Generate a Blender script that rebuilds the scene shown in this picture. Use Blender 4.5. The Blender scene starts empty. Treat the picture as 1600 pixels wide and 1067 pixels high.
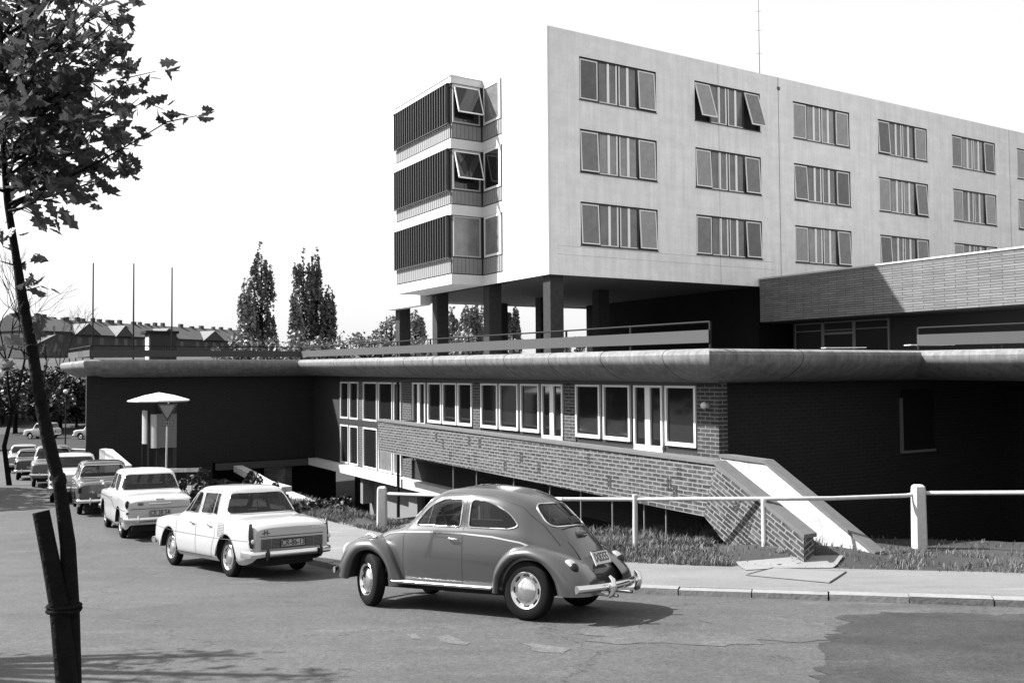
import bpy, bmesh, math, random
from mathutils import Vector, Matrix
from mathutils.bvhtree import BVHTree
random.seed(7)
C = bpy.context.scene.collection
R = math.radians
# ------------------------------------------------------------------ camera numbers (eye at the origin, looking along +y)
FPX, PITCH, ROLL = 1438.47, .0341, -.0075
cp, sp = math.cos(PITCH), math.sin(PITCH)
_r, _f, _u = Vector((1,0,0)), Vector((0,cp,sp)), Vector((0,-sp,cp))
CR = _r*math.cos(ROLL)+_u*math.sin(ROLL); CU = -_r*math.sin(ROLL)+_u*math.cos(ROLL); CF = _f
YAW = 1.026
DV = Vector((math.sin(YAW), math.cos(YAW), 0)); NV = Vector((-DV.y, DV.x, 0))
BROT = math.atan2(DV.y, DV.x)
def W(d, n, z=0): return DV*d+NV*n+Vector((0,0,z))          # building axes -> world
def at(u, v, dist):                                         # a sight line of the photograph followed to depth y = dist
    q = CF+CR*((u-800)/FPX)+CU*((533.5-v)/FPX)
    return q*(dist/q.y)
def onpl(u, v, ax, val):
    q = CF+CR*((u-800)/FPX)+CU*((533.5-v)/FPX)
    return q*(val/q.dot(ax))
def nn(u, d, v=650): return onpl(u, v, DV, d).dot(NV)       # n of a pixel column on a plane d = const
# ------------------------------------------------------------------ materials
MATS = {}
def mat(name, col, rough=.7, metal=0, spec=.5, var=.0, vscale=1.0, bump=0., bscale=60., var2=0., v2scale=8., coat=0, back=None, alpha=None, trans=0):
    if name in MATS: return MATS[name]
    m = bpy.data.materials.new(name); m.use_nodes = True; nt = m.node_tree; b = nt.nodes['Principled BSDF']
    c = (col, col, col, 1); b.inputs['Base Color'].default_value = c
    b.inputs['Roughness'].default_value = rough; b.inputs['Metallic'].default_value = metal
    b.inputs['Specular IOR Level'].default_value = spec
    if coat: b.inputs['Coat Weight'].default_value = coat; b.inputs['Coat Roughness'].default_value = .06
    if trans: b.inputs['Transmission Weight'].default_value = trans
    if alpha is not None: b.inputs['Alpha'].default_value = alpha
    if var or var2 or bump:
        tc = nt.nodes.new('ShaderNodeTexCoord')
    last = None
    for vv, sc in ((var, vscale), (var2, v2scale)):
        if not vv: continue
        n = nt.nodes.new('ShaderNodeTexNoise'); n.inputs['Scale'].default_value = sc; n.inputs['Detail'].default_value = 5; n.inputs['Roughness'].default_value = .65
        nt.links.new(tc.outputs['Object'], n.inputs['Vector'])
        mr = nt.nodes.new('ShaderNodeMapRange'); mr.inputs['From Min'].default_value = .3; mr.inputs['From Max'].default_value = .7
        mr.inputs['To Min'].default_value = 1-vv; mr.inputs['To Max'].default_value = 1+vv
        nt.links.new(n.outputs['Fac'], mr.inputs['Value'])
        if last is None: last = mr.outputs[0]
        else:
            mu = nt.nodes.new('ShaderNodeMath'); mu.operation = 'MULTIPLY'; nt.links.new(last, mu.inputs[0]); nt.links.new(mr.outputs[0], mu.inputs[1]); last = mu.outputs[0]
    if last is not None:
        mu = nt.nodes.new('ShaderNodeMath'); mu.operation = 'MULTIPLY'; mu.inputs[1].default_value = col; nt.links.new(last, mu.inputs[0])
        nt.links.new(mu.outputs[0], b.inputs['Base Color'])
    if back is not None:
        g = nt.nodes.new('ShaderNodeNewGeometry'); mx = nt.nodes.new('ShaderNodeMix'); mx.data_type = 'RGBA'
        nt.links.new(g.outputs['Backfacing'], mx.inputs[0]); mx.inputs[6].default_value = c; mx.inputs[7].default_value = (back, back, back, 1)
        nt.links.new(mx.outputs[2], b.inputs['Base Color'])
    if bump:
        n = nt.nodes.new('ShaderNodeTexNoise'); n.inputs['Scale'].default_value = bscale; n.inputs['Detail'].default_value = 4
        nt.links.new(tc.outputs['Object'], n.inputs['Vector'])
        bp = nt.nodes.new('ShaderNodeBump'); bp.inputs['Strength'].default_value = bump; bp.inputs['Distance'].default_value = .02
        nt.links.new(n.outputs['Fac'], bp.inputs['Height']); nt.links.new(bp.outputs[0], b.inputs['Normal'])
    MATS[name] = m; return m
def streaked(name, col, amp, sc=1.0):
    m = mat(name, col, .85, var=amp, vscale=1.5*sc, var2=amp*.7, v2scale=14*sc, bump=.12, bscale=40); nt = m.node_tree; N = nt.nodes.new; L = nt.links.new; b = nt.nodes['Principled BSDF']
    src = b.inputs['Base Color'].links[0].from_socket; tc = N('ShaderNodeTexCoord'); mp = N('ShaderNodeMapping'); mp.inputs['Scale'].default_value = (2.4*sc, 2.4*sc, .13*sc); L(tc.outputs['Object'], mp.inputs[0])
    n = N('ShaderNodeTexNoise'); n.inputs['Scale'].default_value = 1.5; n.inputs['Detail'].default_value = 6; n.inputs['Roughness'].default_value = .7; L(mp.outputs[0], n.inputs['Vector'])
    r = N('ShaderNodeMapRange'); r.inputs['From Min'].default_value = .35; r.inputs['From Max'].default_value = .68; r.inputs['To Min'].default_value = 1+amp*.5; r.inputs['To Max'].default_value = 1-amp*1.6; L(n.outputs['Fac'], r.inputs['Value'])
    m2 = N('ShaderNodeMapping'); m2.inputs['Scale'].default_value = (.35, .35, 3.2); L(tc.outputs['Object'], m2.inputs[0]); n2 = N('ShaderNodeTexNoise'); n2.inputs['Scale'].default_value = 1.2; n2.inputs['Detail'].default_value = 5; L(m2.outputs[0], n2.inputs['Vector'])
    r2 = N('ShaderNodeMapRange'); r2.inputs['From Min'].default_value = .35; r2.inputs['From Max'].default_value = .65; r2.inputs['To Min'].default_value = 1-amp*.35; r2.inputs['To Max'].default_value = 1+amp*.3; L(n2.outputs['Fac'], r2.inputs['Value'])
    for q in (r, r2):
        mu = N('ShaderNodeMath'); mu.operation = 'MULTIPLY'; L(src, mu.inputs[0]); L(q.outputs[0], mu.inputs[1]); src = mu.outputs[0]
    L(src, b.inputs['Base Color']); return m
def brickmat(name, brick, brick2, mortar, bw=.29, rh=.0865, ms=.013, smear=.5, offset=.5):
    m = bpy.data.materials.new(name); m.use_nodes = True; nt = m.node_tree; b = nt.nodes['Principled BSDF']; b.inputs['Roughness'].default_value = .85
    N = nt.nodes.new; L = nt.links.new
    uv = N('ShaderNodeUVMap'); br = N('ShaderNodeTexBrick'); br.offset = offset
    nz = N('ShaderNodeTexNoise'); nz.inputs['Scale'].default_value = 1.6; nz.inputs['Detail'].default_value = 4
    L(uv.outputs[0], nz.inputs['Vector'])
    L(uv.outputs[0], br.inputs['Vector'])
    for k, v in (('Color1', brick), ('Color2', brick2), ('Mortar', mortar)): br.inputs[k].default_value = (v, v, v, 1)
    br.inputs['Scale'].default_value = 1; br.inputs['Mortar Size'].default_value = ms; br.inputs['Mortar Smooth'].default_value = .25; br.inputs['Bias'].default_value = -.1
    br.inputs['Brick Width'].default_value = bw; br.inputs['Row Height'].default_value = rh
    # lime smears that lighten some bricks
    n2 = N('ShaderNodeTexNoise'); n2.inputs['Scale'].default_value = 3.2; n2.inputs['Detail'].default_value = 6; n2.inputs['Roughness'].default_value = .75
    mp = N('ShaderNodeMapping'); mp.inputs['Scale'].default_value = (1.0, 3.5, 1); L(uv.outputs[0], mp.inputs[0]); L(mp.outputs[0], n2.inputs['Vector'])
    mr = N('ShaderNodeMapRange'); mr.inputs['From Min'].default_value = .48; mr.inputs['From Max'].default_value = .66; mr.inputs['To Min'].default_value = 0; mr.inputs['To Max'].default_value = smear
    L(n2.outputs['Fac'], mr.inputs['Value'])
    mx = N('ShaderNodeMix'); mx.data_type = 'RGBA'; L(mr.outputs[0], mx.inputs[0]); L(br.outputs['Color'], mx.inputs[6]); mx.inputs[7].default_value = (mortar, mortar, mortar, 1)
    m3 = N('ShaderNodeMapRange'); m3.inputs['To Min'].default_value = .75; m3.inputs['To Max'].default_value = 1.25; L(nz.outputs['Fac'], m3.inputs['Value'])
    vm = N('ShaderNodeVectorMath'); vm.operation = 'SCALE'; L(mx.outputs[2], vm.inputs[0]); L(m3.outputs[0], vm.inputs['Scale'])
    L(vm.outputs[0], b.inputs['Base Color'])
    bp = N('ShaderNodeBump'); bp.inputs['Strength'].default_value = .5; bp.inputs['Distance'].default_value = .01; bp.invert = True
    L(br.outputs['Fac'], bp.inputs['Height']); L(bp.outputs[0], b.inputs['Normal'])
    return m
M = dict(
 facade=streaked('facade_panel', .715, .08),
 white=streaked('white_render', .60, .04),
 band=mat('pale_band', .50, .8, var=.04, vscale=2),
 spandrel=mat('ribbed_spandrel', .19, .6, var=.06),
 ribdark=mat('rib_line', .12, .6),
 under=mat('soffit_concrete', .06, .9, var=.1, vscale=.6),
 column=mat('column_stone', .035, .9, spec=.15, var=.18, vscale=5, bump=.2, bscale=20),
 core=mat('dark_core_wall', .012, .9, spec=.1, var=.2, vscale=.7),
 darkframe=mat('dark_window_frame', .028, .5),
 greyframe=mat('grey_window_frame', .72, .5),
 whiteframe=mat('white_window_frame', .58, .5),
 curtaind=mat('curtained_glass_dark', .075, .10, spec=.6, var=.35, vscale=1.1, var2=.1, v2scale=5),
 curtainl=mat('curtained_glass_light', .24, .14, spec=.6, var=.2, vscale=1.5, var2=.08, v2scale=5),
 curtain=mat('curtained_glass', .14, .12, spec=.6, var=.25, vscale=1.3, var2=.08, v2scale=5),
 darkpane=mat('dark_glass', .012, .06, spec=.5),
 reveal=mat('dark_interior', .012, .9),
 louver=mat('louver_metal', .06, .45, metal=.3),
 louverwhite=mat('louver_edge', .5, .5),
 concrete=streaked('stained_fascia_concrete', .155, .24, 2.6),
 slabwhite=mat('white_slab_edge', .50, .8, var=.05, vscale=2),
 plaster=mat('pale_plaster', .15, .9, var=.06, vscale=3, bump=.1),
 stairwhite=streaked('stained_white_render', .46, .22, 2.2),
 coping=mat('grey_coping', .095, .85, var=.12, vscale=4),
 darkwall=brickmat('shaded_dark_wall', .0025, .005, .012, bw=.28, ms=.012, smear=.4),  # near-black base colour carries the deep shade under the deck
 soil=mat('dark_soil', .02, .95, var=.3, vscale=2),
 panel=mat('railing_panel', .040, .8, var=.04, vscale=9),
 iron=mat('dark_iron', .012, .7, spec=.15),
 rail=mat('painted_steel_rail', .38, .5, var=.15, vscale=8),
 post=mat('painted_concrete_post', .42, .8, var=.12, vscale=9, bump=.3, bscale=30),
 chrome=mat('chrome', .72, .14, metal=1),
 tyre=mat('tyre_rubber', .005, .8, spec=.15, bump=.2, bscale=80),
 rubber=mat('black_rubber', .01, .6),
 glass=mat('car_glass', .01, .03, spec=.35, alpha=.72),
 lens=mat('dark_red_lens', .010, .25, spec=.3),
 lensclear=mat('clear_lens', .5, .1, coat=.6),
 cloth=mat('seat_cloth', .05, .9),
 plate=mat('white_plate', .55, .5),
 ink=mat('black_ink', .01, .6),
 under_car=mat('underbody', .01, .95),
 bark=mat('dark_bark', .007, .95, spec=.1, var=.3, vscale=20, bump=.6, bscale=40),
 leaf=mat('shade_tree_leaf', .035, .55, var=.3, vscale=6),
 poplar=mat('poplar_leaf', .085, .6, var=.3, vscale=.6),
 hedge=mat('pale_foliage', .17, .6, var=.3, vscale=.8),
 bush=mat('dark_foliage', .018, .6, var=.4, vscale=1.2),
 grass=mat('grass_blade', .095, .7, var=.5, vscale=1.5),
 houserender=mat('far_house_wall', .045, .9, var=.12, vscale=.2),
 houseroof=mat('far_house_roof', .035, .9, var=.2, vscale=.3),
 houseroof2=mat('far_gable_roof', .14, .9, var=.1, vscale=.3),  # paler copy of the roof colour, sunlight on the gable slopes put into it
 far_window=mat('far_window', .05, .3),
 brick=brickmat('dark_brick_pale_mortar', .010, .032, .155, bw=.27, ms=.014, smear=.55),
 brickw=brickmat('pale_brick_wall', .105, .15, .03, bw=.9, rh=.098, ms=.014, smear=.0),
 bricks=brickmat('pilaster_brick', .012, .03, .15, bw=.29, ms=.010, smear=.15),
)
# ------------------------------------------------------------------ mesh helper
class MB:
    def __init__(s): s.v = []; s.f = []; s.m = []
    def add(s, vs, fs, mi=0):
        o = len(s.v); s.v += [Vector(v) for v in vs]; s.f += [tuple(o+i for i in f) for f in fs]; s.m += [mi]*len(fs); return s
    def box(s, x0, x1, y0, y1, z0, z1, mi=0):
        vs = [(x,y,z) for z in (z0,z1) for y in (y0,y1) for x in (x0,x1)]
        return s.add(vs, [(0,2,3,1),(4,5,7,6),(0,1,5,4),(2,6,7,3),(0,4,6,2),(1,3,7,5)], mi)
    def prism(s, poly, ax, t0, t1, mi=0):
        """polygon in the two axes other than ax, extruded along ax"""
        def mk(p, t):
            return {0:(t,p[0],p[1]), 1:(p[0],t,p[1]), 2:(p[0],p[1],t)}[ax]
        n = len(poly); vs = [mk(p,t0) for p in poly]+[mk(p,t1) for p in poly]
        fs = [tuple(range(n))[::-1], tuple(range(n,2*n))]+[(i,(i+1)%n,n+(i+1)%n,n+i) for i in range(n)]
        return s.add(vs, fs, mi)
    def tube(s, path, rad, n=8, mi=0, cap=True, sq=1.0):
        path = [Vector(p) for p in path]; k = len(path)
        if not isinstance(rad, (list,tuple)): rad = [rad]*k
        vs = []; prev = None
        for i, p in enumerate(path):
            t = (path[min(i+1,k-1)]-path[max(i-1,0)])
            if t.length < 1e-9: t = Vector((0,0,1))
            t.normalize()
            if prev is None:
                a = Vector((0,0,1)) if abs(t.z) < .9 else Vector((1,0,0)); u = t.cross(a).normalized()
            else: u = (prev-t*prev.dot(t)).normalized()
            prev = u; w = t.cross(u)
            for j in range(n):
                an = 2*math.pi*j/n; vs.append(p+(u*math.cos(an)+w*math.sin(an)*sq)*rad[i])
        fs = [(i*n+j, i*n+(j+1)%n, (i+1)*n+(j+1)%n, (i+1)*n+j) for i in range(k-1) for j in range(n)]
        if cap: fs += [tuple(range(n))[::-1], tuple(range((k-1)*n, k*n))]
        return s.add(vs, fs, mi)
    def lathe(s, prof, c=(0,0,0), ax='z', n=24, mi=0, sgn=1):
        """prof: (radius, height) pairs about the axis"""
        vs = []; c = Vector(c)
        for r, h in prof:
            for j in range(n):
                a = 2*math.pi*j/n; x, y = r*math.cos(a), r*math.sin(a); h2 = h*sgn
                vs.append(c+Vector({'z':(x,y,h2),'y':(x,h2,y),'x':(h2,x,y)}[ax]))
        k = len(prof)
        fs = [(i*n+j, i*n+(j+1)%n, (i+1)*n+(j+1)%n, (i+1)*n+j) for i in range(k-1) for j in range(n)]
        return s.add(vs, fs, mi)
    def ball(s, c, r, n=12, mi=0, sx=1, sy=1, sz=1):
        k = n//2+1; c = Vector(c); vs = []
        for i in range(k):
            th = math.pi*i/(k-1)
            for j in range(n):
                a = 2*math.pi*j/n; vs.append(c+Vector((sx*r*math.sin(th)*math.cos(a), sy*r*math.sin(th)*math.sin(a), sz*r*math.cos(th))))
        return s.add(vs, [(i*n+j,(i+1)*n+j,(i+1)*n+(j+1)%n,i*n+(j+1)%n) for i in range(k-1) for j in range(n)], mi)
    def build(s, name, mats, parent=None, origin=None, smooth=False, uv=False, uvrot=0, fixn=True):
        me = bpy.data.meshes.new(name)
        o0 = Vector(origin) if origin is not None else Vector((0,0,0))
        me.from_pydata([tuple(v-o0) for v in s.v], [], s.f)
        if not isinstance(mats, (list,tuple)): mats = [mats]
        for m in mats: me.materials.append(m)
        me.polygons.foreach_set('material_index', s.m)
        if fixn and len(s.f) < 20000:
            bm = bmesh.new(); bm.from_mesh(me); bmesh.ops.recalc_face_normals(bm, faces=bm.faces); bm.to_mesh(me); bm.free()
        if smooth:
            me.polygons.foreach_set('use_smooth', [True]*len(me.polygons)); me.set_sharp_from_angle(angle=R(38 if smooth is True else smooth))
        if uv:
            l = me.uv_layers.new(name='UVMap'); ca, sa = math.cos(uvrot), math.sin(uvrot)
            for p in me.polygons:
                nx, ny, nz = [abs(q) for q in p.normal]
                for li in p.loop_indices:
                    co = me.vertices[me.loops[li].vertex_index].co+o0
                    a, b = (co.y, co.z) if nx >= ny and nx >= nz else ((co.x, co.z) if ny >= nz else (co.x, co.y))
                    l.data[li].uv = (a*ca+b*sa, -a*sa+b*ca)
        ob = bpy.data.objects.new(name, me); C.objects.link(ob)
        if parent is not None: ob.parent = parent
        return ob
def empty(name, loc, rz=0, rot=None):
    o = bpy.data.objects.new(name, None); o.empty_display_size = .3; C.objects.link(o); o.location = loc
    o.rotation_euler = rot if rot is not None else (0,0,rz); return o
def tag(o, label=None, cat=None, group=None, kind=None):
    if label: o['label'] = label
    if cat: o['category'] = cat
    if group: o['group'] = group
    if kind: o['kind'] = kind
    return o
def copy_tree(o, parent=None):
    c = o.copy(); C.objects.link(c)
    if parent is not None: c.parent = parent
    for ch in [x for x in bpy.data.objects if x.parent == o]: copy_tree(ch, c)
    return c
def bthing(name, d, n, z, label, cat, group=None):
    """a thing that stands square to the building: local x = d, local y = n. Build its meshes in absolute (d, n, z) with origin=(d,n,z)"""
    o = empty(name, W(d,n,z), BROT); o['o'] = (d,n,z); return tag(o, label, cat, group)
def pchip(xs, ys, x):
    n = len(xs)
    if x <= xs[0]: return ys[0]
    if x >= xs[-1]: return ys[-1]
    h = [xs[i+1]-xs[i] for i in range(n-1)]; dl = [(ys[i+1]-ys[i])/h[i] for i in range(n-1)]
    m = [0]*n; m[0], m[-1] = dl[0], dl[-1]
    for i in range(1,n-1):
        if dl[i-1]*dl[i] > 0:
            w1, w2 = 2*h[i]+h[i-1], h[i]+2*h[i-1]; m[i] = (w1+w2)/(w1/dl[i-1]+w2/dl[i])
    i = max(j for j in range(n-1) if xs[j] <= x); t = (x-xs[i])/h[i]
    return (2*t**3-3*t*t+1)*ys[i]+(t**3-2*t*t+t)*h[i]*m[i]+(-2*t**3+3*t*t)*ys[i+1]+(t**3-t*t)*h[i]*m[i+1]
def lin(xs, ys, x):
    if x <= xs[0]: return ys[0]
    for i in range(len(xs)-1):
        if x <= xs[i+1]: return ys[i]+(ys[i+1]-ys[i])*(x-xs[i])/(xs[i+1]-xs[i])
    return ys[-1]
def sm(a, b, x):
    t = min(1, max(0, (x-a)/(b-a))); return t*t*(3-2*t)
# ------------------------------------------------------------------ ground
HY = [-40, 0, 8, 12, 17, 23, 28, 37, 46, 52, 60, 85, 400]
HZ = [-.4, -1.75, -2.62, -3.01, -3.51, -3.84, -4.0, -4.4, -4.95, -5.35, -5.6, -5.75, -5.75]
def h(y): return pchip(HY, HZ, y)
KERB = [(30,5.5),(14,9.3),(6.4,11.6),(3.56,12.5),(1.2,13.35),(-1.5,15.0),(-4.3,17.9),(-8.3,23.6),(-10.8,27.9),(-13.6,33),(-17.3,40),(-22.5,50),(-27,60),(-31,72)]
def smooth_poly(P, k=6):
    out = []
    for i in range(len(P)-1):
        p0 = P[max(i-1,0)]; p1 = P[i]; p2 = P[i+1]; p3 = P[min(i+2,len(P)-1)]
        for j in range(k):
            t = j/k
            out.append(tuple(.5*((2*p1[a])+(-p0[a]+p2[a])*t+(2*p0[a]-5*p1[a]+4*p2[a]-p3[a])*t*t+(-p0[a]+3*p1[a]-3*p2[a]+p3[a])*t**3) for a in range(2)))
    out.append(P[-1]); return out
KS = smooth_poly(KERB)
def offs(P, o):
    """offset a polyline to its right-hand (building) side: P runs right to left away from us, the building is on its right"""
    out = []
    for i, p in enumerate(P):
        a = P[max(i-1,0)]; b = P[min(i+1,len(P)-1)]; tx, ty = b[0]-a[0], b[1]-a[1]; l = math.hypot(tx,ty)
        out.append((p[0]+ty/l*o, p[1]-tx/l*o))
    return out
def kd(x, y):
    """signed distance to the kerb, positive on the building side"""
    best = 1e9; sg = 1
    for i in range(len(KS)-1):
        ax, ay = KS[i]; bx, by = KS[i+1]; dx, dy = bx-ax, by-ay; L = dx*dx+dy*dy
        t = min(1,max(0,((x-ax)*dx+(y-ay)*dy)/L)); qx, qy = ax+dx*t-x, ay+dy*t-y; q = qx*qx+qy*qy
        if q < best:
            best = q; sg = 1 if (dx*(y-ay)-dy*(x-ax)) < 0 else -1
    return sg*math.sqrt(best)
PW = 3.25
def terrain(x, y):
    s = kd(x, y); z = h(y)
    if s > .2:
        sh = 7.2 if x > 3 else (lin([-3,3],[PW+1.0,7.2],x) if x > -3 else PW+1.0)
        drop = sm(sh, sh+3.5, s)*max(0, z+6.0)
        z = z+.09*sm(.2,.5,s)-drop*(1-sm(48,60,y))
    if 1.5 < x < 16 and s > PW: z += .17*sm(PW,PW+.9,s)*sm(1.5,3,x)*(1-sm(PW+4.5,PW+6,s))
    z += .19*max(0,1-((x-4.75)/1.7)**2)*max(0,1-((y-16.1)/1.5)**2)*sm(PW,PW+.8,s)
    hill = sm(95,138,y)*8.6
    return z+hill-.035
def sheet(name, mt, pts_rows, zf, kind='structure', label=None, uvw=False):
    mb = MB(); nr = len(pts_rows); nc = len(pts_rows[0])
    vs = [(x,y,zf(x,y)) for r in pts_rows for (x,y) in r]
    mb.add(vs, [(i*nc+j, i*nc+j+1, (i+1)*nc+j+1, (i+1)*nc+j) for i in range(nr-1) for j in range(nc-1)])
    o = mb.build(name, mt, fixn=False)
    if o.data.polygons[0].normal.z < 0: o.data.flip_normals()
    for p in o.data.polygons: p.use_smooth = True
    return tag(o, kind=kind)
def groundmat():
    m = bpy.data.materials.new('rough_ground'); m.use_nodes = True; nt = m.node_tree; b = nt.nodes['Principled BSDF']; b.inputs['Roughness'].default_value = .95
    N = nt.nodes.new; L = nt.links.new; tc = N('ShaderNodeTexCoord')
    a = N('ShaderNodeTexNoise'); a.inputs['Scale'].default_value = .25; a.inputs['Detail'].default_value = 8; L(tc.outputs['Object'], a.inputs['Vector'])
    cr = N('ShaderNodeValToRGB'); cr.color_ramp.elements[0].position = .35; cr.color_ramp.elements[0].color = (.010,.010,.010,1); cr.color_ramp.elements[1].position = .7; cr.color_ramp.elements[1].color = (.034,.034,.034,1)
    L(a.outputs['Fac'], cr.inputs[0]); L(cr.outputs[0], b.inputs['Base Color'])
    return m
def asphalt(name, base, patchy=.15, cracks=True, grain=.36):
    m = bpy.data.materials.new(name); m.use_nodes = True; nt = m.node_tree; b = nt.nodes['Principled BSDF']; b.inputs['Roughness'].default_value = .85; b.inputs['Specular IOR Level'].default_value = .25
    N = nt.nodes.new; L = nt.links.new; tc = N('ShaderNodeTexCoord')
    def noise(sc, det, lo, hi, fm=.3, fM=.7, scale3=None):
        n = N('ShaderNodeTexNoise'); n.inputs['Scale'].default_value = sc; n.inputs['Detail'].default_value = det; n.inputs['Roughness'].default_value = .7
        if scale3:
            mp = N('ShaderNodeMapping'); mp.inputs['Scale'].default_value = scale3; L(tc.outputs['Object'], mp.inputs[0]); L(mp.outputs[0], n.inputs['Vector'])
        else: L(tc.outputs['Object'], n.inputs['Vector'])
        r = N('ShaderNodeMapRange'); r.inputs['From Min'].default_value = fm; r.inputs['From Max'].default_value = fM; r.inputs['To Min'].default_value = lo; r.inputs['To Max'].default_value = hi
        L(n.outputs['Fac'], r.inputs['Value']); return r.outputs[0], n
    outs = [noise(.35,5,1-patchy,1+patchy)[0], noise(2.3,6,1-patchy*.6,1+patchy*.6)[0], noise(60,3,1-grain*1.5,1+grain*1.5,.25,.75)[0], noise(18,3,1-grain*.75,1+grain*.75)[0], noise(.9,5,1.05,.8,.5,.75,(.35,1.2,1))[0],
            noise(1.1,5,1,1.35,.56,.72,(.5,1.6,1))[0]]
    last = None
    for o in outs:
        if last is None: last = o
        else:
            mu = N('ShaderNodeMath'); mu.operation = 'MULTIPLY'; L(last, mu.inputs[0]); L(o, mu.inputs[1]); last = mu.outputs[0]
    if cracks:
        w, wn = noise(1.3,4,0,1); vo = N('ShaderNodeTexVoronoi'); vo.feature = 'DISTANCE_TO_EDGE'; vo.inputs['Scale'].default_value = .22
        va = N('ShaderNodeVectorMath'); va.operation = 'ADD'; sc = N('ShaderNodeVectorMath'); sc.operation = 'SCALE'; sc.inputs['Scale'].default_value = 1.1
        L(wn.outputs['Color'], sc.inputs[0]); L(tc.outputs['Object'], va.inputs[0]); L(sc.outputs[0], va.inputs[1]); L(va.outputs[0], vo.inputs['Vector'])
        r = N('ShaderNodeMapRange'); r.inputs['From Min'].default_value = 0; r.inputs['From Max'].default_value = .0035; r.inputs['To Min'].default_value = .45; r.inputs['To Max'].default_value = 1
        L(vo.outputs['Distance'], r.inputs['Value']); mu = N('ShaderNodeMath'); mu.operation = 'MULTIPLY'; L(last, mu.inputs[0]); L(r.outputs[0], mu.inputs[1]); last = mu.outputs[0]
    mu = N('ShaderNodeMath'); mu.operation = 'MULTIPLY'; mu.inputs[1].default_value = base; L(last, mu.inputs[0]); L(mu.outputs[0], b.inputs['Base Color'])
    n = N('ShaderNodeTexNoise'); n.inputs['Scale'].default_value = 90; L(tc.outputs['Object'], n.inputs['Vector'])
    bp = N('ShaderNodeBump'); bp.inputs['Strength'].default_value = .35; bp.inputs['Distance'].default_value = .01; L(n.outputs['Fac'], bp.inputs['Height']); L(bp.outputs[0], b.inputs['Normal'])
    return m
xs = [-330,-240,-170,-120,-90,-70,-55]+[-45+1.0*i for i in range(43)]+[-2+.35*i for i in range(46)]+[14.2+1.0*i for i in range(17)]+[34,40,50,70,100,150,230,330]
ys = [-40,-20,-8,0]+[4+.8*i for i in range(9)]+[11+.35*i for i in range(29)]+[21.2+.8*i for i in range(41)]+[56,60,65,72,80,88,95,102,110,120,130,140,160,200,260,340,500]
sheet('ground', groundmat(), [[(x,y) for x in xs] for y in ys], lambda x,y: terrain(x,y) if not (kd(x,y) <= .2) else terrain(x,y)-.05)
MA = asphalt('worn_asphalt', .057)
# road: from the kerb line out to the left; the camera stands on it
rows = []
for (x,y) in KS:
    rows.append([(x-(t**1.5)*62, y-(t**1.5)*26) for t in [i/70 for i in range(71)]])
sheet('road', MA, rows, lambda x,y: h(y))
far = [[(-120+6*i, y) for i in range(26)] for y in (72,76,80,84,88,92)]
sheet('far_street', asphalt('far_asphalt', .012, cracks=False), far, lambda x,y: h(y)+.02)  # asphalt colour darkened to stand in for tree shade over this street
# darker new asphalt and pale worn marks
def onroad(u, v):
    D = 10.
    for _ in range(60): D = -h(D)/(-(at(u,v,1.).z))
    return at(u,v,D)
pts = [(1312,962),(1400,957),(1500,957),(1640,962),(1700,1000),(1750,1100),(1500,1110),(1275,1100),(1280,1067),(1290,1035),(1278,1012),(1300,992),(1322,975)]
P3 = [onroad(u,v) for u,v in pts]
def road_patch(name, P3, mt, dz, jag=.03):
    rj = random.Random(len(P3)*7); Q = []
    for i in range(len(P3)):
        a, b = P3[i], P3[(i+1)%len(P3)]; l = (b-a).length; k = max(2, int(l/.12)); pr = Vector((-(b-a).y,(b-a).x,0))/max(l,.01)
        Q += [a+(b-a)*(j/k)+pr*(rj.gauss(0,jag)*min(l,.8) if j else 0) for j in range(k)]
    bm = bmesh.new(); vs = [bm.verts.new((p.x,p.y,0)) for p in Q]; bm.faces.new(vs)
    bmesh.ops.triangulate(bm, faces=bm.faces); bmesh.ops.subdivide_edges(bm, edges=bm.edges, cuts=2, use_grid_fill=True)
    for v in bm.verts: v.co.z = h(v.co.y)+dz
    me = bpy.data.meshes.new(name); bm.to_mesh(me); bm.free(); me.materials.append(mt)
    if me.polygons[0].normal.z < 0: me.flip_normals()
    o = bpy.data.objects.new(name, me); C.objects.link(o); return tag(o, kind='structure')
road_patch('road_patch', P3, asphalt('newer_asphalt', .030, patchy=.35, cracks=False, grain=.4), .005, .07)
MW = asphalt('pale_worn_patch', .080, cracks=False)
for pl in ([(678,994),(700,992),(735,1004),(728,1008),(690,1002)], [(812,1004),(840,1005),(893,1014),(880,1020),(845,1019)], [(634,990),(650,990),(657,998),(644,998)]):
    road_patch('worn_mark', [onroad(u,v) for u,v in pl], MW, .004)
MW2 = asphalt('pale_scraped_patch', .068, patchy=.2, cracks=False)
road_patch('worn_patch', [onroad(u,v) for u,v in [(905,985),(960,975),(1030,985),(1100,966),(1200,962),(1290,972),(1318,986),(1300,1000),(1250,1004),(1210,1000),(1130,1010),(1040,1004),(960,1006)]], MW2, .0045, .12)
# pavement with kerb stones
MP = asphalt('pavement_asphalt', .135, patchy=.08, cracks=False, grain=.15)
K1 = offs(KS, .16); K2 = offs(KS, PW)
N_ = len(KS)
rows = [[(a[0]+(b[0]-a[0])*t, a[1]+(b[1]-a[1])*t) for t in (0,.1,.25,.4,.55,.7,.85,1)] for a, b in zip(K1, K2)]
sheet('pavement', MP, rows, lambda x,y: h(y)+.10)
mk = MB(); MK = mat('kerb_stone', .17, .9, var=.18, vscale=4, bump=.4, bscale=18)
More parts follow.
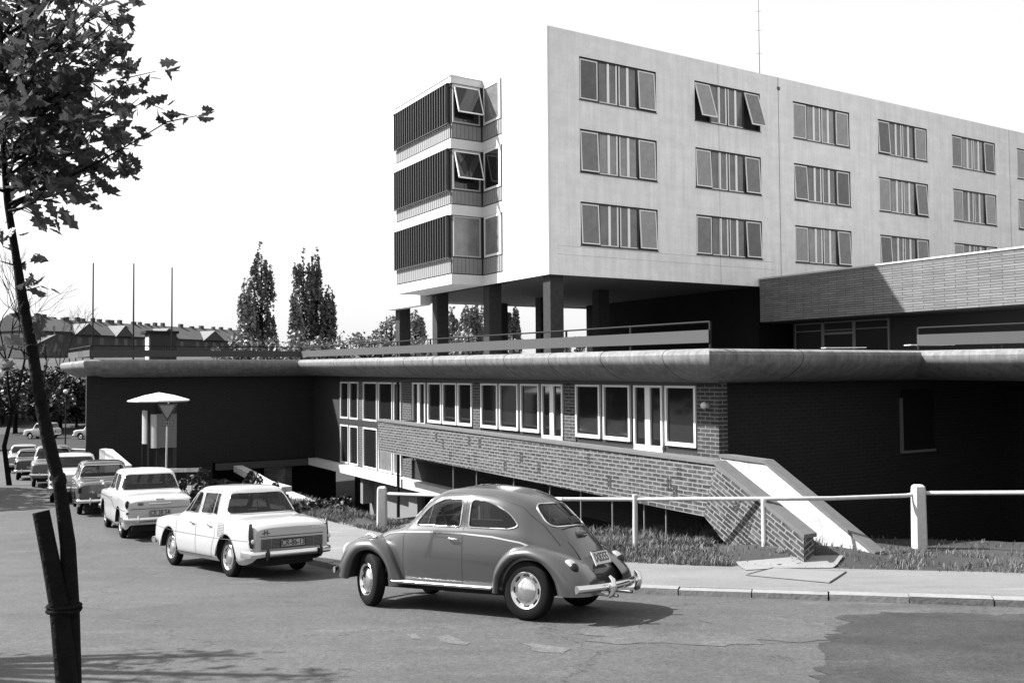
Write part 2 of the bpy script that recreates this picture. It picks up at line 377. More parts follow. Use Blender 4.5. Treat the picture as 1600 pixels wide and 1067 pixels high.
# kerb stones about 1 m long
L = []; acc = 0
cum = [0]
for i in range(1,N_): cum.append(cum[-1]+math.dist(KS[i],KS[i-1]))
def kp(s, off):
    i = max(j for j in range(N_-1) if cum[j] <= s); t = (s-cum[i])/(cum[i+1]-cum[i]); P = offs(KS, off)
    return (P[i][0]+(P[i+1][0]-P[i][0])*t, P[i][1]+(P[i+1][1]-P[i][1])*t)
_o0 = offs(KS,0.0); _o1 = offs(KS,.17)
def kpt(s, P):
    i = max(j for j in range(N_-1) if cum[j] <= s); t = (s-cum[i])/(cum[i+1]-cum[i]); return (P[i][0]+(P[i+1][0]-P[i][0])*t, P[i][1]+(P[i+1][1]-P[i][1])*t)
s = 0; k = 0
while s < cum[-1]-1.1:
    s1 = s+.98; jz = random.uniform(-.012,.008); jo = random.uniform(-.012,.012)
    a, b, c, d_ = kpt(s+.008,_o0), kpt(s1,_o0), kpt(s1,_o1), kpt(s+.008,_o1)
    q = []
    for (x,y), ins in ((a,0),(b,0),(c,0),(d_,0)):
        q.append((x,y,h(y)-.06))
    for (x,y), zz in ((a,.085),(b,.085),(c,.108),(d_,.108)): q.append((x+jo,y+jo,h(y)+zz+jz))
    # small chamfer on the road edge
    mk.add(q, [(0,3,2,1),(4,5,6,7),(0,1,5,4),(2,3,7,6),(1,2,6,5),(3,0,4,7)])
    s += .99; k += 1
tag(mk.build('kerb', MK), kind='structure')
# concrete manhole slab in the pavement
def onpave(u, v, add=.10):
    D = 12.
    for _ in range(60): D = -(h(D)+add)/(-(at(u,v,1.).z))
    return at(u,v,D)
ms = MB(); q = [onpave(*p) for p in ((1166,899),(1208,888),(1322,894),(1296,911))]
ms.add([p+Vector((0,0,.012)) for p in q]+[p-Vector((0,0,.05)) for p in q], [(0,1,2,3),(4,7,6,5),(0,4,5,1),(1,5,6,2),(2,6,7,3),(3,7,4,0)])
mr = MB()
for i in range(4): mr.tube([q[i]+Vector((0,0,.012)), q[(i+1)%4]+Vector((0,0,.012))], .012, 4)
o = ms.build('manhole_slab', mat('slab_concrete', .14, .9, var=.06, vscale=3, bump=.2)); tag(o, 'flat square concrete access slab set in the pavement by the stair foot', 'manhole cover')
mr.build('slab_joint', M['coping'], o)
# path to the stair foot
pth = MB(); q = [onpave(*p) for p in ((1150,881),(1240,882),(1318,883),(1296,866,.33),(1225,861,.38),(1165,866,.36))]
cc = sum(q, Vector())/6; ring = [[cc.lerp(p, t) for p in [q[i].lerp(q[(i+1)%6], j/4) for i in range(6) for j in range(4)]] for t in (.02,.25,.5,.75,1)]
for rr in ring:
    for p in rr: p.z = max(terrain(p.x,p.y)+.035, h(p.y)+.112)
pth.add([p for rr in ring for p in rr], [(i*24+j,i*24+(j+1)%24,(i+1)*24+(j+1)%24,(i+1)*24+j) for i in range(4) for j in range(24)]); o = pth.build('path', mat('path_concrete', .165, .9, var=.08, vscale=3)); tag(o, kind='structure')
# ------------------------------------------------------------------ cars: lofted body, real window openings, wheels, trim
def mirror_section(sec):   # centre-to-sill on one side -> full loop section, left positive
    return [(y,z) for y,z in sec]+[(-y,z) for y,z in reversed(sec[:-1])]
def loft(stations, dx=.05, sub=3):
    """stations: {x: [(y,z)*n]} from sill to centre line. returns MB grid mesh of the shell and a floor"""
    X = sorted(stations); n = len(stations[X[0]])
    xs = []
    for a, b in zip(X, X[1:]):
        k = max(1, math.ceil((b-a)/dx)); xs += [a+(b-a)*i/k for i in range(k)]
    xs.append(X[-1])
    cols = []
    for x in xs:
        raw = [(pchip(X,[stations[q][i][0] for q in X],x), pchip(X,[stations[q][i][1] for q in X],x)) for i in range(n)]
        idx = list(range(n)); fine = []
        for i in range((n-1)*sub+1):
            t = i/sub; fine.append((max(0,pchip(idx,[r[0] for r in raw],t)), pchip(idx,[r[1] for r in raw],t)))
        fine[-1] = (0, fine[-1][1])
        cols.append([Vector((x,y,z)) for y,z in fine]+[Vector((x,-y,z)) for y,z in reversed(fine[:-1])])
    bm = bmesh.new(); g = [[bm.verts.new(v) for v in c] for c in cols]; m = len(cols[0])
    for i in range(len(g)-1):
        for j in range(m-1):
            bm.faces.new((g[i][j], g[i+1][j], g[i+1][j+1], g[i][j+1]))
    bm.faces.new([g[0][j] for j in range(m)]); bm.faces.new([g[-1][j] for j in reversed(range(m))])
    bmesh.ops.recalc_face_normals(bm, faces=bm.faces)
    bm.faces.ensure_lookup_table()
    mid = max(bm.faces, key=lambda f: f.calc_center_median().z)
    if mid.normal.z < 0: bmesh.ops.reverse_faces(bm, faces=bm.faces)
    return bm
def rpoly(P, r=.05, k=4):
    """rounds the corners of a polygon"""
    out = []; n = len(P)
    for i in range(n):
        a, p, b = Vector(P[i-1]), Vector(P[i]), Vector(P[(i+1)%n]); rr = P[i][2] if len(P[i]) > 2 else r
        a, p, b = a.xy if len(a)>2 else a, p.xy if len(p)>2 else p, b.xy if len(b)>2 else b
        u, v = (a-p), (b-p); q = min(rr, u.length*.45, v.length*.45); s0 = p+u.normalized()*q; s1 = p+v.normalized()*q
        for j in range(k+1):
            t = j/k; out.append(tuple((s0*(1-t)**2+p*2*t*(1-t)+s1*t*t)))
    return out
def inside(P, x, y):
    c = False; n = len(P)
    for i in range(n):
        x1, y1 = P[i]; x2, y2 = P[i-1]
        if (y1 > y) != (y2 > y) and x < (x2-x1)*(y-y1)/(y2-y1)+x1: c = not c
    return c
def cut(bm, P, i, j, filt):
    """cuts polygon P (in the axes i, j) into the faces passing filt, returns the faces inside it"""
    n = len(P)
    for k in range(n):
        a, b = P[k], P[(k+1)%n]; dx, dy = b[0]-a[0], b[1]-a[1]
        if dx*dx+dy*dy < 1e-8: continue
        co = [0,0,0]; no = [0,0,0]; co[i], co[j] = a; no[i], no[j] = dy, -dx
        lo0, hi0, lo1, hi1 = min(a[0],b[0])-.004, max(a[0],b[0])+.004, min(a[1],b[1])-.004, max(a[1],b[1])+.004
        fs = []
        for f in bm.faces:
            p0 = [v.co[i] for v in f.verts]; p1 = [v.co[j] for v in f.verts]
            if max(p0) < lo0 or min(p0) > hi0 or max(p1) < lo1 or min(p1) > hi1: continue
            if filt(f.calc_center_median(), f.normal): fs.append(f)
        geom = set(fs)
        for f in fs: geom.update(f.edges); geom.update(f.verts)
        if geom: bmesh.ops.bisect_plane(bm, geom=list(geom), dist=1e-5, plane_co=co, plane_no=no)
    out = []
    for f in bm.faces:
        c = f.calc_center_median()
        if filt(c, f.normal) and inside(P, c[i], c[j]): out.append(f)
    return out
def take(bm, faces, off=0):
    """moves faces out of bm into a new bmesh; returns it and the ordered outline loops"""
    nb = bmesh.new(); mp = {}
    fs = set(faces)
    for f in faces:
        vs = []
        for v in f.verts:
            if v not in mp: mp[v] = nb.verts.new(v.co-v.normal*off)
            vs.append(mp[v])
        try: nf = nb.faces.new(vs); nf.smooth = True; nf.material_index = f.material_index
        except ValueError: pass
    loops = []
    be = {}
    for f in faces:
        for l in f.loops:
            e = l.edge
            if sum(1 for q in e.link_faces if q in fs) == 1: be[l.vert] = l.link_loop_next.vert
    pts = {v: v.co.copy() for v in be}
    while be:
        s, nx = be.popitem(); lp = [pts[s]]; cur = nx
        while cur in be: lp.append(pts[cur]); cur = be.pop(cur)
        loops.append(lp)
    bmesh.ops.delete(bm, geom=list(faces), context='FACES')
    return nb, loops
def bmobj(bm, name, mats, parent, smooth=32, clean=True):
    if clean: bmesh.ops.delete(bm, geom=[v for v in bm.verts if not v.link_faces], context='VERTS')
    me = bpy.data.meshes.new(name); bm.to_mesh(me); bm.free()
    for m in (mats if isinstance(mats,(list,tuple)) else [mats]): me.materials.append(m)
    me.polygons.foreach_set('use_smooth', [True]*len(me.polygons)); me.set_sharp_from_angle(angle=R(smooth))
    o = bpy.data.objects.new(name, me); C.objects.link(o); o.parent = parent; return o
def trimtube(mb, loop, r, n=6, sq=1):
    L = [loop[0]]
    for p in loop[1:]:
        if (p-L[-1]).length > .012: L.append(p)
    if len(L) > 3: mb.tube(L+[L[0], L[1]], r, n, cap=False)
def text(s, size, name, mt, parent, loc, rot, ext=.002, align='CENTER', squash=1.0):
    cu = bpy.data.curves.new(name, 'FONT'); cu.body = s; cu.offset = .0012; cu.size = size; cu.extrude = ext; cu.align_x = align; cu.align_y = 'CENTER'
    to = bpy.data.objects.new(name+'_t', cu); C.objects.link(to); dg = bpy.context.evaluated_depsgraph_get(); dg.update()
    me = bpy.data.meshes.new_from_object(to.evaluated_get(dg)); bpy.data.objects.remove(to); me.materials.clear(); me.materials.append(mt)
    me.transform(Matrix.Diagonal((squash,1,1,1))); me.transform(rot.to_4x4())
    o = bpy.data.objects.new(name, me); C.objects.link(o); o.parent = parent; o.location = loc; return o
REAR = Matrix(((0,0,-1),(-1,0,0),(0,1,0)))   # text x -> -y, text y -> z, facing -x
def wheel(parent, x, y, r, w, steer=0, kind='slots', rim=.62, hub=.40):
    s = 1 if y > 0 else -1
    o = MB()
    rr = r*rim
    prof = [(rr*.96,-w*.35),(rr*1.0,-w*.48),(rr*1.12,-w*.5),(r*.90,-w*.47),(r*.975,-w*.36),(r,-w*.2),(r,w*.2),(r*.975,w*.36),(r*.90,w*.47),(rr*1.12,w*.5),(rr*1.0,w*.46),(rr*.96,w*.35)]
    o.lathe(prof, ax='y', n=36)
    wl = o.build('wheel', M['tyre'], parent, smooth=50)
    wl.location = (x,y,r); wl.rotation_euler = (0,0,steer)
    rm = MB(); rm.lathe([(rr*1.02,w*.46),(rr*.99,w*.50),(rr*.93,w*.48),(rr*.88,w*.36),(rr*.80,w*.30),(rr*.62,w*.36),(rr*.2,w*.34),(0.001,w*.34)], ax='y', n=36, sgn=s)
    rm.lathe([(rr*.97,-w*.2),(rr*.97,w*.4)], ax='y', n=24, sgn=s)
    rimo = rm.build('rim', kind if not isinstance(kind,str) else M['chrome'], wl, smooth=50)
    if kind == 'slots':
        q = MB()
        for k in range(8):
            a = 2*math.pi*k/8
            for t in (-.09,0,.09):
                pass
            P = [Vector((math.cos(a+t)*rr*.80, s*w*.345, math.sin(a+t)*rr*.80)) for t in (-.2,-.1,0,.1,.2)]
            q.tube(P, rr*.045, 6)
        q.build('rim_slot', M['rubber'], wl)
    hc = MB(); hr = rr*hub/.62
    hc.lathe([(hr,w*.34),(hr*.98,w*.40),(hr*.86,w*.46),(hr*.6,w*.53),(hr*.3,w*.57),(0.001,w*.58)], ax='y', n=28, sgn=s)
    hc.build('hub_cap', M['chrome'], wl, smooth=60)
    return wl
def ribbon(mb, bvh, pts, side, wdt=.009, off=.002, mi=0):
    """a thin dark strip laid on the body: a door gap"""
    P = []
    for a, b in zip(pts, pts[1:]):
        k = max(1, math.ceil(math.dist(a,b)/.05)); P += [(a[0]+(b[0]-a[0])*t/k, a[1]+(b[1]-a[1])*t/k) for t in range(k)]
    P.append(pts[-1]); prev = None
    for i, (x, z) in enumerate(P):
        a = P[max(i-1,0)]; b = P[min(i+1,len(P)-1)]; l = math.dist(a,b) or 1; nx, nz = -(b[1]-a[1])/l, (b[0]-a[0])/l
        q = []
        for t in (-.5,.5):
            hit = bvh.ray_cast(Vector((x+nx*t*wdt, side*1.5, z+nz*t*wdt)), Vector((0,-side,0)))
            if hit[0] is None: q = None; break
            q.append(hit[0]+hit[1]*off*(1 if hit[1].y*side > 0 else -1))
        if q and prev: mb.add([prev[0],prev[1],q[1],q[0]], [(0,1,2,3)], mi)
        prev = q
def seats(root, xf, xr, z, w, front=True):
    for y in (.33,-.33):
        m = MB(); m.box(xf-.22,xf+.26,y-.24,y+.24,z-.12,z+.06); m.prism([(xf-.30,z+.02),(xf-.18,z+.02),(xf-.26,z+.52),(xf-.36,z+.50)],1,y-.23,y+.23)
        o = m.build('seat', M['cloth'], root); b = o.modifiers.new('b','BEVEL'); b.width = .04; b.segments = 3
    m = MB(); m.box(xr-.2,xr+.28,-w,w,z-.12,z+.06); m.prism([(xr-.30,z+.02),(xr-.14,z+.02),(xr-.28,z+.46),(xr-.38,z+.44)],1,-w,w)
    o = m.build('rear_seat', M['cloth'], root); b = o.modifiers.new('b','BEVEL'); b.width = .04; b.segments = 3
    m = MB(); a = [Vector((xf+.42+.06*math.sin(t)*0-.12*math.cos(t)*0.35, .33+.19*math.cos(t), z+.42+.19*math.sin(t))) for t in [2*math.pi*i/20 for i in range(20)]]
    m.tube(a+[a[0],a[1]], .011, 6, cap=False); m.tube([(xf+.42,.33,z+.42),(xf+.75,.33,z+.25)], .015, 6); m.tube([a[0],a[10]], .01, 5)
    m.build('steering_wheel', M['lensclear'] if front else M['rubber'], root)
def finish_body(root, bm, paint, windows, doors, arches, wr, seam=True, belt=None, glassoff=.006, trim=.011, trimmat='chrome', rearwin=None, frontwin=None, hoodseams=(), handle=True):
    """windows: side window polygons in (x,z); doors: outline polygons with handle spot; arches: wheel-arch polygons"""
    ref = bm.copy(); bvh = BVHTree.FromBMesh(ref)
    glassb = []; tr = MB()
    for wn in windows:
        for sd in (1,-1):
            fs = cut(bm, wn, 0, 2, lambda c,n,sd=sd: c.y*sd > .3 and abs(n.y) > .22 )
            if not fs: continue
            g, lp = take(bm, fs, glassoff); glassb.append(('side_window', g))
            for l in lp: trimtube(tr, l, trim)
    for nm, wn, xr in (('rear_window', rearwin, -1), ('windscreen', frontwin, 1)):
        if not wn: continue
        poly, x0, x1 = wn
        fs = cut(bm, poly, 1, 2, lambda c,n: x0 < c.x < x1 and n.x*xr > .12)
        if fs:
            g, lp = take(bm, fs, glassoff); glassb.append((nm, g))
            for l in lp: trimtube(tr, l, trim*1.15)
    for ar in arches:
        for sd in (1,-1):
            fs = cut(bm, ar, 0, 2, lambda c,n,sd=sd: c.y*sd > .35 and c.z < .78)
            if fs: bmesh.ops.delete(bm, geom=fs, context='FACES')
    dk = []
    for poly, hx, hz in doors:
        for sd in (1,-1):
            fs = cut(bm, poly, 0, 2, lambda c,n,sd=sd: c.y*sd > .3 and abs(n.y) > .12)
            if fs:
                g, lp = take(bm, fs, 0); dk.append((g, poly, sd, hx, hz))
    for f in bm.faces: f.smooth = True
    body = bmobj(bm, 'body', [paint], root)
    for g, poly, sd, hx, hz in dk:
        d = bmobj(g, 'door', [paint], root)
        sb = MB(); ribbon(sb, bvh, list(poly)+[poly[0]], sd)
        so = sb.build('door_gap', M['rubber'], d, fixn=False)
        hit = bvh.ray_cast(Vector((hx,sd*1.5,hz)), Vector((0,-sd,0)))
        if handle and hit[0] is not None:
            y = hit[0].y; hb = MB(); hb.tube([(hx+.07,y+sd*.004,hz),(hx+.055,y+sd*.03,hz+.003),(hx-.04,y+sd*.032,hz+.003),(hx-.075,y+sd*.026,hz-.002)], [.012,.013,.012,.009], 8)
            hb.ball((hx+.055,y+sd*.008,hz), .02, 10, sx=1.2, sz=.9); hb.build('handle', M['chrome'], d, smooth=60)
    for nm, g in glassb: bmobj(g, nm, M['glass'], root)
    if tr.v: tr.build('window_trim', M[trimmat], root, smooth=60)
    if hoodseams:
        sb = MB()
        for pl in hoodseams:
            for sd in (1,-1): ribbon(sb, bvh, pl, sd, .008)
        sb.build('panel_gap', M['rubber'], root, fixn=False)
    if belt:
        for bt, wdt in belt:
            sb = MB()
            for sd in (1,-1): ribbon(sb, bvh, bt, sd, wdt, .005)
            sb.build('side_moulding', M['chrome'], root, fixn=False)
    ref.free()
    return body, bvh
def arch(x, z, r, z0=.05):
    return [(x+r*math.cos(t), z+r*math.sin(t)) for t in [math.pi*i/14 for i in range(15)]]+[(x-r,z0),(x+r,z0)]
def underfloor(root, x0, x1, wheels, w=.62, z0=.2, z1=.42, wr=.31):
    m = MB(); m.box(x0,x1,-w+.2,w-.2,z0,z1)
    for x in wheels:
        for s in (1,-1):
            P = [(x+(wr+.07)*math.cos(t), wr+(wr+.07)*math.sin(t)) for t in [math.pi*i/12 for i in range(13)]]
            n = len(P); vs = [(a,s*.42,b) for a,b in P]+[(a,s*(w+.06),b) for a,b in P]
            m.add(vs, [(i,i+1,n+i+1,n+i) for i in range(n-1)]+[tuple(range(n))])
    m.tube([(wheels[0],-w,wr),(wheels[0],w,wr)], .03, 6); m.tube([(wheels[1],-w,wr),(wheels[1],w,wr)], .03, 6)
    m.build('underbody', M['under_car'], root)
def put(root, x, y, yawdeg, dz=0, wb=1.2, sc=(.95,.95,1.045)):
    """stands a car on the sloping street"""
    a = R(yawdeg); f = Vector((math.cos(a),math.sin(a),0)); l = Vector((-f.y,f.x,0)); b = .65
    def g(p): return Vector((p.x,p.y,h(p.y)))
    o = Vector((x,y,0)); fr = g(o+f*wb); re = g(o-f*wb); le = g(o+l*b); ri = g(o-l*b)
    fx = (fr-re).normalized(); ly = (le-ri).normalized(); up = fx.cross(ly).normalized(); ly = up.cross(fx)
    m = Matrix((fx,ly,up)).transposed().to_4x4()
    p = (fr+re+le+ri)/4; m.translation = Vector((x,y,p.z+dz)); root.matrix_world = m @ Matrix.Diagonal((*sc,1))
# ------------------------------------------------------------------ the rounded two-door car
def warp(root):
    f = lambda x: 1.2+(x-1.2)*.86 if x > 1.2 else (-1.2+(x+1.2)*1.16 if x < -1.2 else x)
    def go(o, off):
        if o.type == 'MESH':
            if o.location.x: o.location.x = f(o.location.x)
            elif off == 0 or True:
                if off == 0:
                    for v in o.data.vertices: v.co.x = f(v.co.x)
        for c in o.children: go(c, off or (1 if o.location.x else 0))
    for c in root.children: go(c, 0)
def beetle():
    root = empty('parked_car', (0,0,0)); tag(root, 'rounded grey two-door car with chrome hub caps, parked nearest beside the kerb', 'car', 'cars parked along the kerb')
    paint = mat('grey_car_paint', .034, .3, spec=.5, coat=1.0, back=.006)
    k1 = .31
    G = lambda x: x+lin([-1.68,-1.52,-1.3,-1.05,-.8,0,.79,.92],[0,-.08,-.16,-.22,-.24,-.16,-.08,0],x)
    g2 = lambda P: [(G(p[0]),)+tuple(p[1:]) for p in P]
    S = {
     1.765:[(.10,.42),(.13,.44),(.16,.48),(.16,.52),(.13,.55),(.10,.57),(.05,.58),(0,.585)],
     1.65:[(.28,.36),(.32,.42),(.345,.50),(.335,.58),(.29,.64),(.21,.68),(.11,.70),(0,.705)],
     1.45:[(.42,.33),(.45,.42),(.47,.54),(.455,.66),(.40,.74),(.29,.80),(.15,.835),(0,.845)],
     1.2:[(.50,.32),(.53,.42),(.545,.58),(.53,.74),(.46,.83),(.33,.90),(.17,.93),(0,.94)],
     .92:[(.58,k1),(.605,.42),(.62,.62),(.60,.82),(.53,.91),(.38,.97),(.2,1.0),(0,1.005)],
     .79:[(.64,k1),(.66,.42),(.67,.62),(.65,.87),(.60,.965),(.46,1.01),(.25,1.03),(0,1.035)],
     .63:[(.665,k1),(.685,.42),(.695,.64),(.675,.89),(.63,1.0),(.53,1.12),(.30,1.175),(0,1.19)],
     .44:[(.675,k1),(.695,.42),(.705,.64),(.685,.90),(.64,1.02),(.55,1.255),(.34,1.365),(0,1.385)],
     .28:[(.68,k1),(.70,.42),(.71,.64),(.69,.91),(.645,1.03),(.56,1.31),(.36,1.43),(0,1.45)],
     -.1:[(.68,k1),(.70,.42),(.71,.64),(.69,.91),(.645,1.03),(.56,1.33),(.38,1.455),(0,1.50)],
     -.5:[(.67,k1),(.69,.42),(.70,.64),(.68,.90),(.635,1.02),(.545,1.30),(.37,1.42),(0,1.47)],
     -.8:[(.64,k1),(.66,.42),(.67,.64),(.65,.88),(.60,1.0),(.505,1.22),(.34,1.325),(0,1.37)],
     -1.05:[(.58,.32),(.60,.42),(.62,.62),(.59,.82),(.54,.935),(.45,1.08),(.30,1.165),(0,1.205)],
     -1.3:[(.52,.34),(.54,.44),(.555,.60),(.525,.76),(.47,.85),(.37,.935),(.22,.985),(0,1.01)],
     -1.52:[(.48,.32),(.50,.42),(.505,.58),(.47,.69),(.40,.75),(.29,.79),(.16,.812),(0,.82)],
     -1.68:[(.46,.32),(.48,.40),(.48,.50),(.45,.57),(.38,.615),(.28,.64),(.14,.655),(0,.66)],
     -1.76:[(.42,.33),(.45,.38),(.45,.44),(.42,.485),(.36,.515),(.26,.535),(.13,.545),(0,.55)]}
    S = {G(k): v for k, v in S.items()}
    bm = loft(S, dx=.055, sub=4)
    w1 = rpoly(g2([(.60,1.015,.06),(-.055,1.005,.04),(-.055,1.325,.06),(.20,1.335,.1),(.42,1.235,.12)]), .06)
    w2 = rpoly(g2([(-.165,1.005,.05),(-.165,1.325,.07),(-.42,1.30,.15),(-.68,1.17,.14),(-.80,1.03,.05),(-.70,.995,.05)]), .06)
    rw = rpoly([(-.44,1.02,.1),(.44,1.02,.1),(.36,1.275,.1),(-.36,1.275,.1)], .08)
    fw = rpoly([(-.52,1.08,.05),(.52,1.08,.05),(.44,1.34,.06),(-.44,1.34,.06)], .06)
    door = [(.74,.36),(.745,.88),(.70,.97),(.47,1.27),(.22,1.375),(-.105,1.37),(-.115,.36)]
    door = g2(door)
    belt = [([(1.35,.765),(1.0,.885),(.75,.925),(.3,.935),(-.1,.93),(-.5,.905),(-.85,.85),(-1.1,.775)], .018)]
    belt = [(g2(belt[0][0]), .018)]
    body, bvh = finish_body(root, bm, paint, [w1,w2], [(door,-.15,.865)], [], .33, belt=belt, rearwin=(rw,-1.5,-.8), frontwin=(fw,.1,.72), trim=.010, hoodseams=[g2([(.70,.99),(.60,1.09),(.44,1.285),(.22,1.395),(-.02,1.40),(-.4,1.375),(-.8,1.245),(-1.1,1.03),(-1.35,.82)])])
    # quarter light bar, fenders
    q = MB()
    for s in (1,-1):
        hit = bvh.ray_cast(Vector((.28,s*1.5,1.02)), Vector((0,-s,0)))[0]; hit2 = bvh.ray_cast(Vector((.24,s*1.5,1.27)), Vector((0,-s,0)))[0]
        q.tube([hit, hit2], .009, 6)
    q.build('quarter_light_bar', M['chrome'], root)
    def fender(crest, lip, name):
        for s in (1,-1):
            rows = []
            m = 6; n = len(crest)
            CC = []; LL = []
            idx = list(range(n))
            for i in range((n-1)*m+1):
                t = i/m
                CC.append((pchip(idx,[c[0] for c in crest],t), pchip(idx,[c[1] for c in crest],t)))
                LL.append((pchip(idx,[c[0] for c in lip],t), pchip(idx,[c[1] for c in lip],t)))
            prof = [(.0,.70),(.0,.748),(.04,.766),(.16,.778),(.34,.776),(.54,.757),(.72,.722),(.87,.670),(.97,.60),(1.0,.52),(1.0,.42),(.98,.33)]
            mb = MB(); vs = []
            for (cx,cz),(lx,lz) in zip(CC,LL):
                for t,y in prof:
                    vs.append((lx+(cx-lx)*t, s*y, lz+(cz-lz)*t))
            k = len(prof); nn_ = len(CC)
            mb.add(vs, [(i*k+j,(i+1)*k+j,(i+1)*k+j+1,i*k+j+1) for i in range(nn_-1) for j in range(k-1)])
            fo = mb.build(name, paint, root, smooth=60)
            # beading along the lip
            bd = MB(); bd.tube([(lx,s*.75,lz) for lx,lz in LL], .009, 6); bd.build('fender_lip', paint, fo, smooth=60)
            # dark seam against the body
    fender([(-.70,.30),(-.72,.50),(-.83,.70),(-1.02,.815),(-1.25,.835),(-1.50,.765),(-1.72,.62),(-1.86,.44),(-1.88,.30)],
           [(-.82,.28),(-.83,.42),(-.92,.575),(-1.06,.675),(-1.21,.70),(-1.37,.665),(-1.50,.56),(-1.57,.43),(-1.60,.30)], 'rear_fender')
    fender([(.64,.28),(.70,.44),(.82,.64),(.98,.78),(1.18,.85),(1.42,.84),(1.64,.765),(1.80,.62),(1.87,.47),(1.87,.36)],
           [(.82,.27),(.835,.42),(.91,.565),(1.04,.665),(1.19,.70),(1.35,.675),(1.47,.59),(1.55,.47),(1.585,.38),(1.60,.32)], 'front_fender')
    underfloor(root, -1.3, 1.3, (1.2,-1.2), .66, .22, .38, .33)
    mi = MB()
    mi.box(-1.7,1.6,-.28,.28,.3,.5); mi.build('floor_pan', M['under_car'], root)
    for s in (1,-1):
        m = MB(); m.prism([(.76,.315),(.76,.345),(-.74,.345),(-.74,.315)],1,s*.60,s*.765)
        rb = m.build('running_board', mat('ribbed_board', .42, .5, metal=.2), root); bv = rb.modifiers.new('b','BEVEL'); bv.width = .008
        m = MB(); m.tube([(.77,s*.768,.338),(-.75,s*.768,.338)], .011, 8); m.build('board_trim', M['chrome'], rb, smooth=60)
        # tail lamp
        m = MB(); m.ball((-1.66,s*.615,.615), .066, 16, sx=1.25, sy=.85, sz=1.2); tl = m.build('tail_lamp_housing', M['chrome'], root, smooth=60); tl.rotation_euler = (0,0,0)
        m = MB(); m.ball((-1.705,s*.62,.585), .066, 16, sx=.9, sy=.92, sz=1.15); m.build('lens', M['lens'], tl, smooth=60)
        m = MB(); m.ball((1.72,s*.60,.66), .095, 18, sx=.55); hl = m.build('headlight', M['lensclear'], root, smooth=60)
        m = MB(); m.tube([(1.12,s*.64,.845),(1.25,s*.64,.875),(1.34,s*.64,.855)], [.018,.026,.012], 8); m.build('indicator', M['chrome'], root, smooth=60)
    # number-plate light, engine lid gaps, grille slots, handle
    m = MB(); m.tube([(-1.50,-.08,.93),(-1.535,-.07,.93),(-1.535,.07,.93),(-1.50,.08,.93)], [.035,.04,.04,.035], 10); m.build('plate_light', paint, root, smooth=60)
    def onrear(y, z):
        hit = bvh.ray_cast(Vector((-3,y,z)), Vector((1,0,0))); return hit[0], hit[1]
    g = MB()
    def rline(pts, r=.007):
        P = []
        for a, b in zip(pts, pts[1:]):
            k = 6; P += [(a[0]+(b[0]-a[0])*t/k, a[1]+(b[1]-a[1])*t/k) for t in range(k)]
        P.append(pts[-1]); Q = [onrear(*p)[0] for p in P]; Q = [q for q in Q if q is not None]
        if len(Q) > 1: g.tube(Q, r, 5)
    rline([(-.33,.985),(-.2,1.0),(0,1.01),(.2,1.0),(.33,.985)]); 
    for s in (1,-1): rline([(s*.33,.985),(s*.36,.85),(s*.33,.65),(s*.24,.5)])
    rline([(-.24,.5),(0,.48),(.24,.5)])
    for i in range(24):
        y = -.29+.58*i/23
        if abs(y) < .02: continue
        rline([(y,1.045),(y*.98,1.115)], .008)
    g.build('engine_lid_gap', M['rubber'], root)
    a, nrm = onrear(0,.66)
    m = MB(); m.box(-.012,.0,-.21,.21,-.085,.085); pl = m.build('number_plate', M['plate'], root); pa = onrear(0,.66)[0]; pl.location = (pa.x-.055,-.03,.66); pl.rotation_euler = (0,R(26),0)
    text('IX8355', .15, 'plate_text', M['ink'], pl, (-.0135,0,0), REAR, squash=.80)
    m = MB(); 
    for z in (-.081,.081): m.box(-.016,-.012,-.205,.205,z-.004,z+.004)
    m.build('plate_border', M['ink'], pl)
    # bumpers
    for e, zc in ((-1,.385),(1,.43)):
        P = []
        for i in range(17):
            t = -1+2*i/16; y = .79*t; xx = (1.98 if e > 0 else 1.985)-.17*abs(t)**2.6
            P.append((e*xx, y, zc))
        m = MB(); vs = []
        sec = [(-.012,-.042),(.012,-.036),(.026,-.014),(.028,.014),(.012,.036),(-.012,.042),(-.02,.0)]
        for p in P:
            for a_, b_ in sec: vs.append((p[0]+e*a_, p[1], p[2]+b_))
        k = len(sec); m.add(vs, [(i*k+j,i*k+(j+1)%k,(i+1)*k+(j+1)%k,(i+1)*k+j) for i in range(16) for j in range(k)]+[tuple(range(k)),tuple(range(16*k,17*k))])
        bo = m.build('rear_bumper' if e < 0 else 'front_bumper', M['chrome'], root, smooth=50)
        for s in (1,-1):
            o = MB(); x0 = e*1.985
            o.tube([(x0,s*.36,zc-.10),(x0+e*.03,s*.36,zc-.08),(x0+e*.05,s*.36,zc),(x0+e*.045,s*.36,zc+.08),(x0+e*.01,s*.36,zc+.12)], [.02,.032,.034,.03,.018], 10)
            o.build('overrider', M['chrome'], bo, smooth=60)
            o = MB(); o.tube([(x0,s*.36,zc),(e*1.5,s*.34,zc-.03)], .02, 6); o.build('bumper_bracket', M['under_car'], bo)
    for s in (1,-1):
        m = MB(); m.tube([(-1.6,s*.2,.28),(-2.02,s*.2,.275)], .017, 10, cap=False); m.build('exhaust_pipe', M['chrome'], root, smooth=60)
    m = MB(); m.tube([(.50,.60,.33+.0),(.52,.62,.30)], .01); 
    seats(root, -.10, -.90, .55, .45)
    warp(root)
    wheel(root, -1.2, .645, .33, .155); wheel(root, -1.2, -.645, .33, .155)
    wheel(root, 1.2, .655, .33, .155, steer=R(-26)); wheel(root, 1.2, -.655, .33, .155, steer=R(-26))
    return root
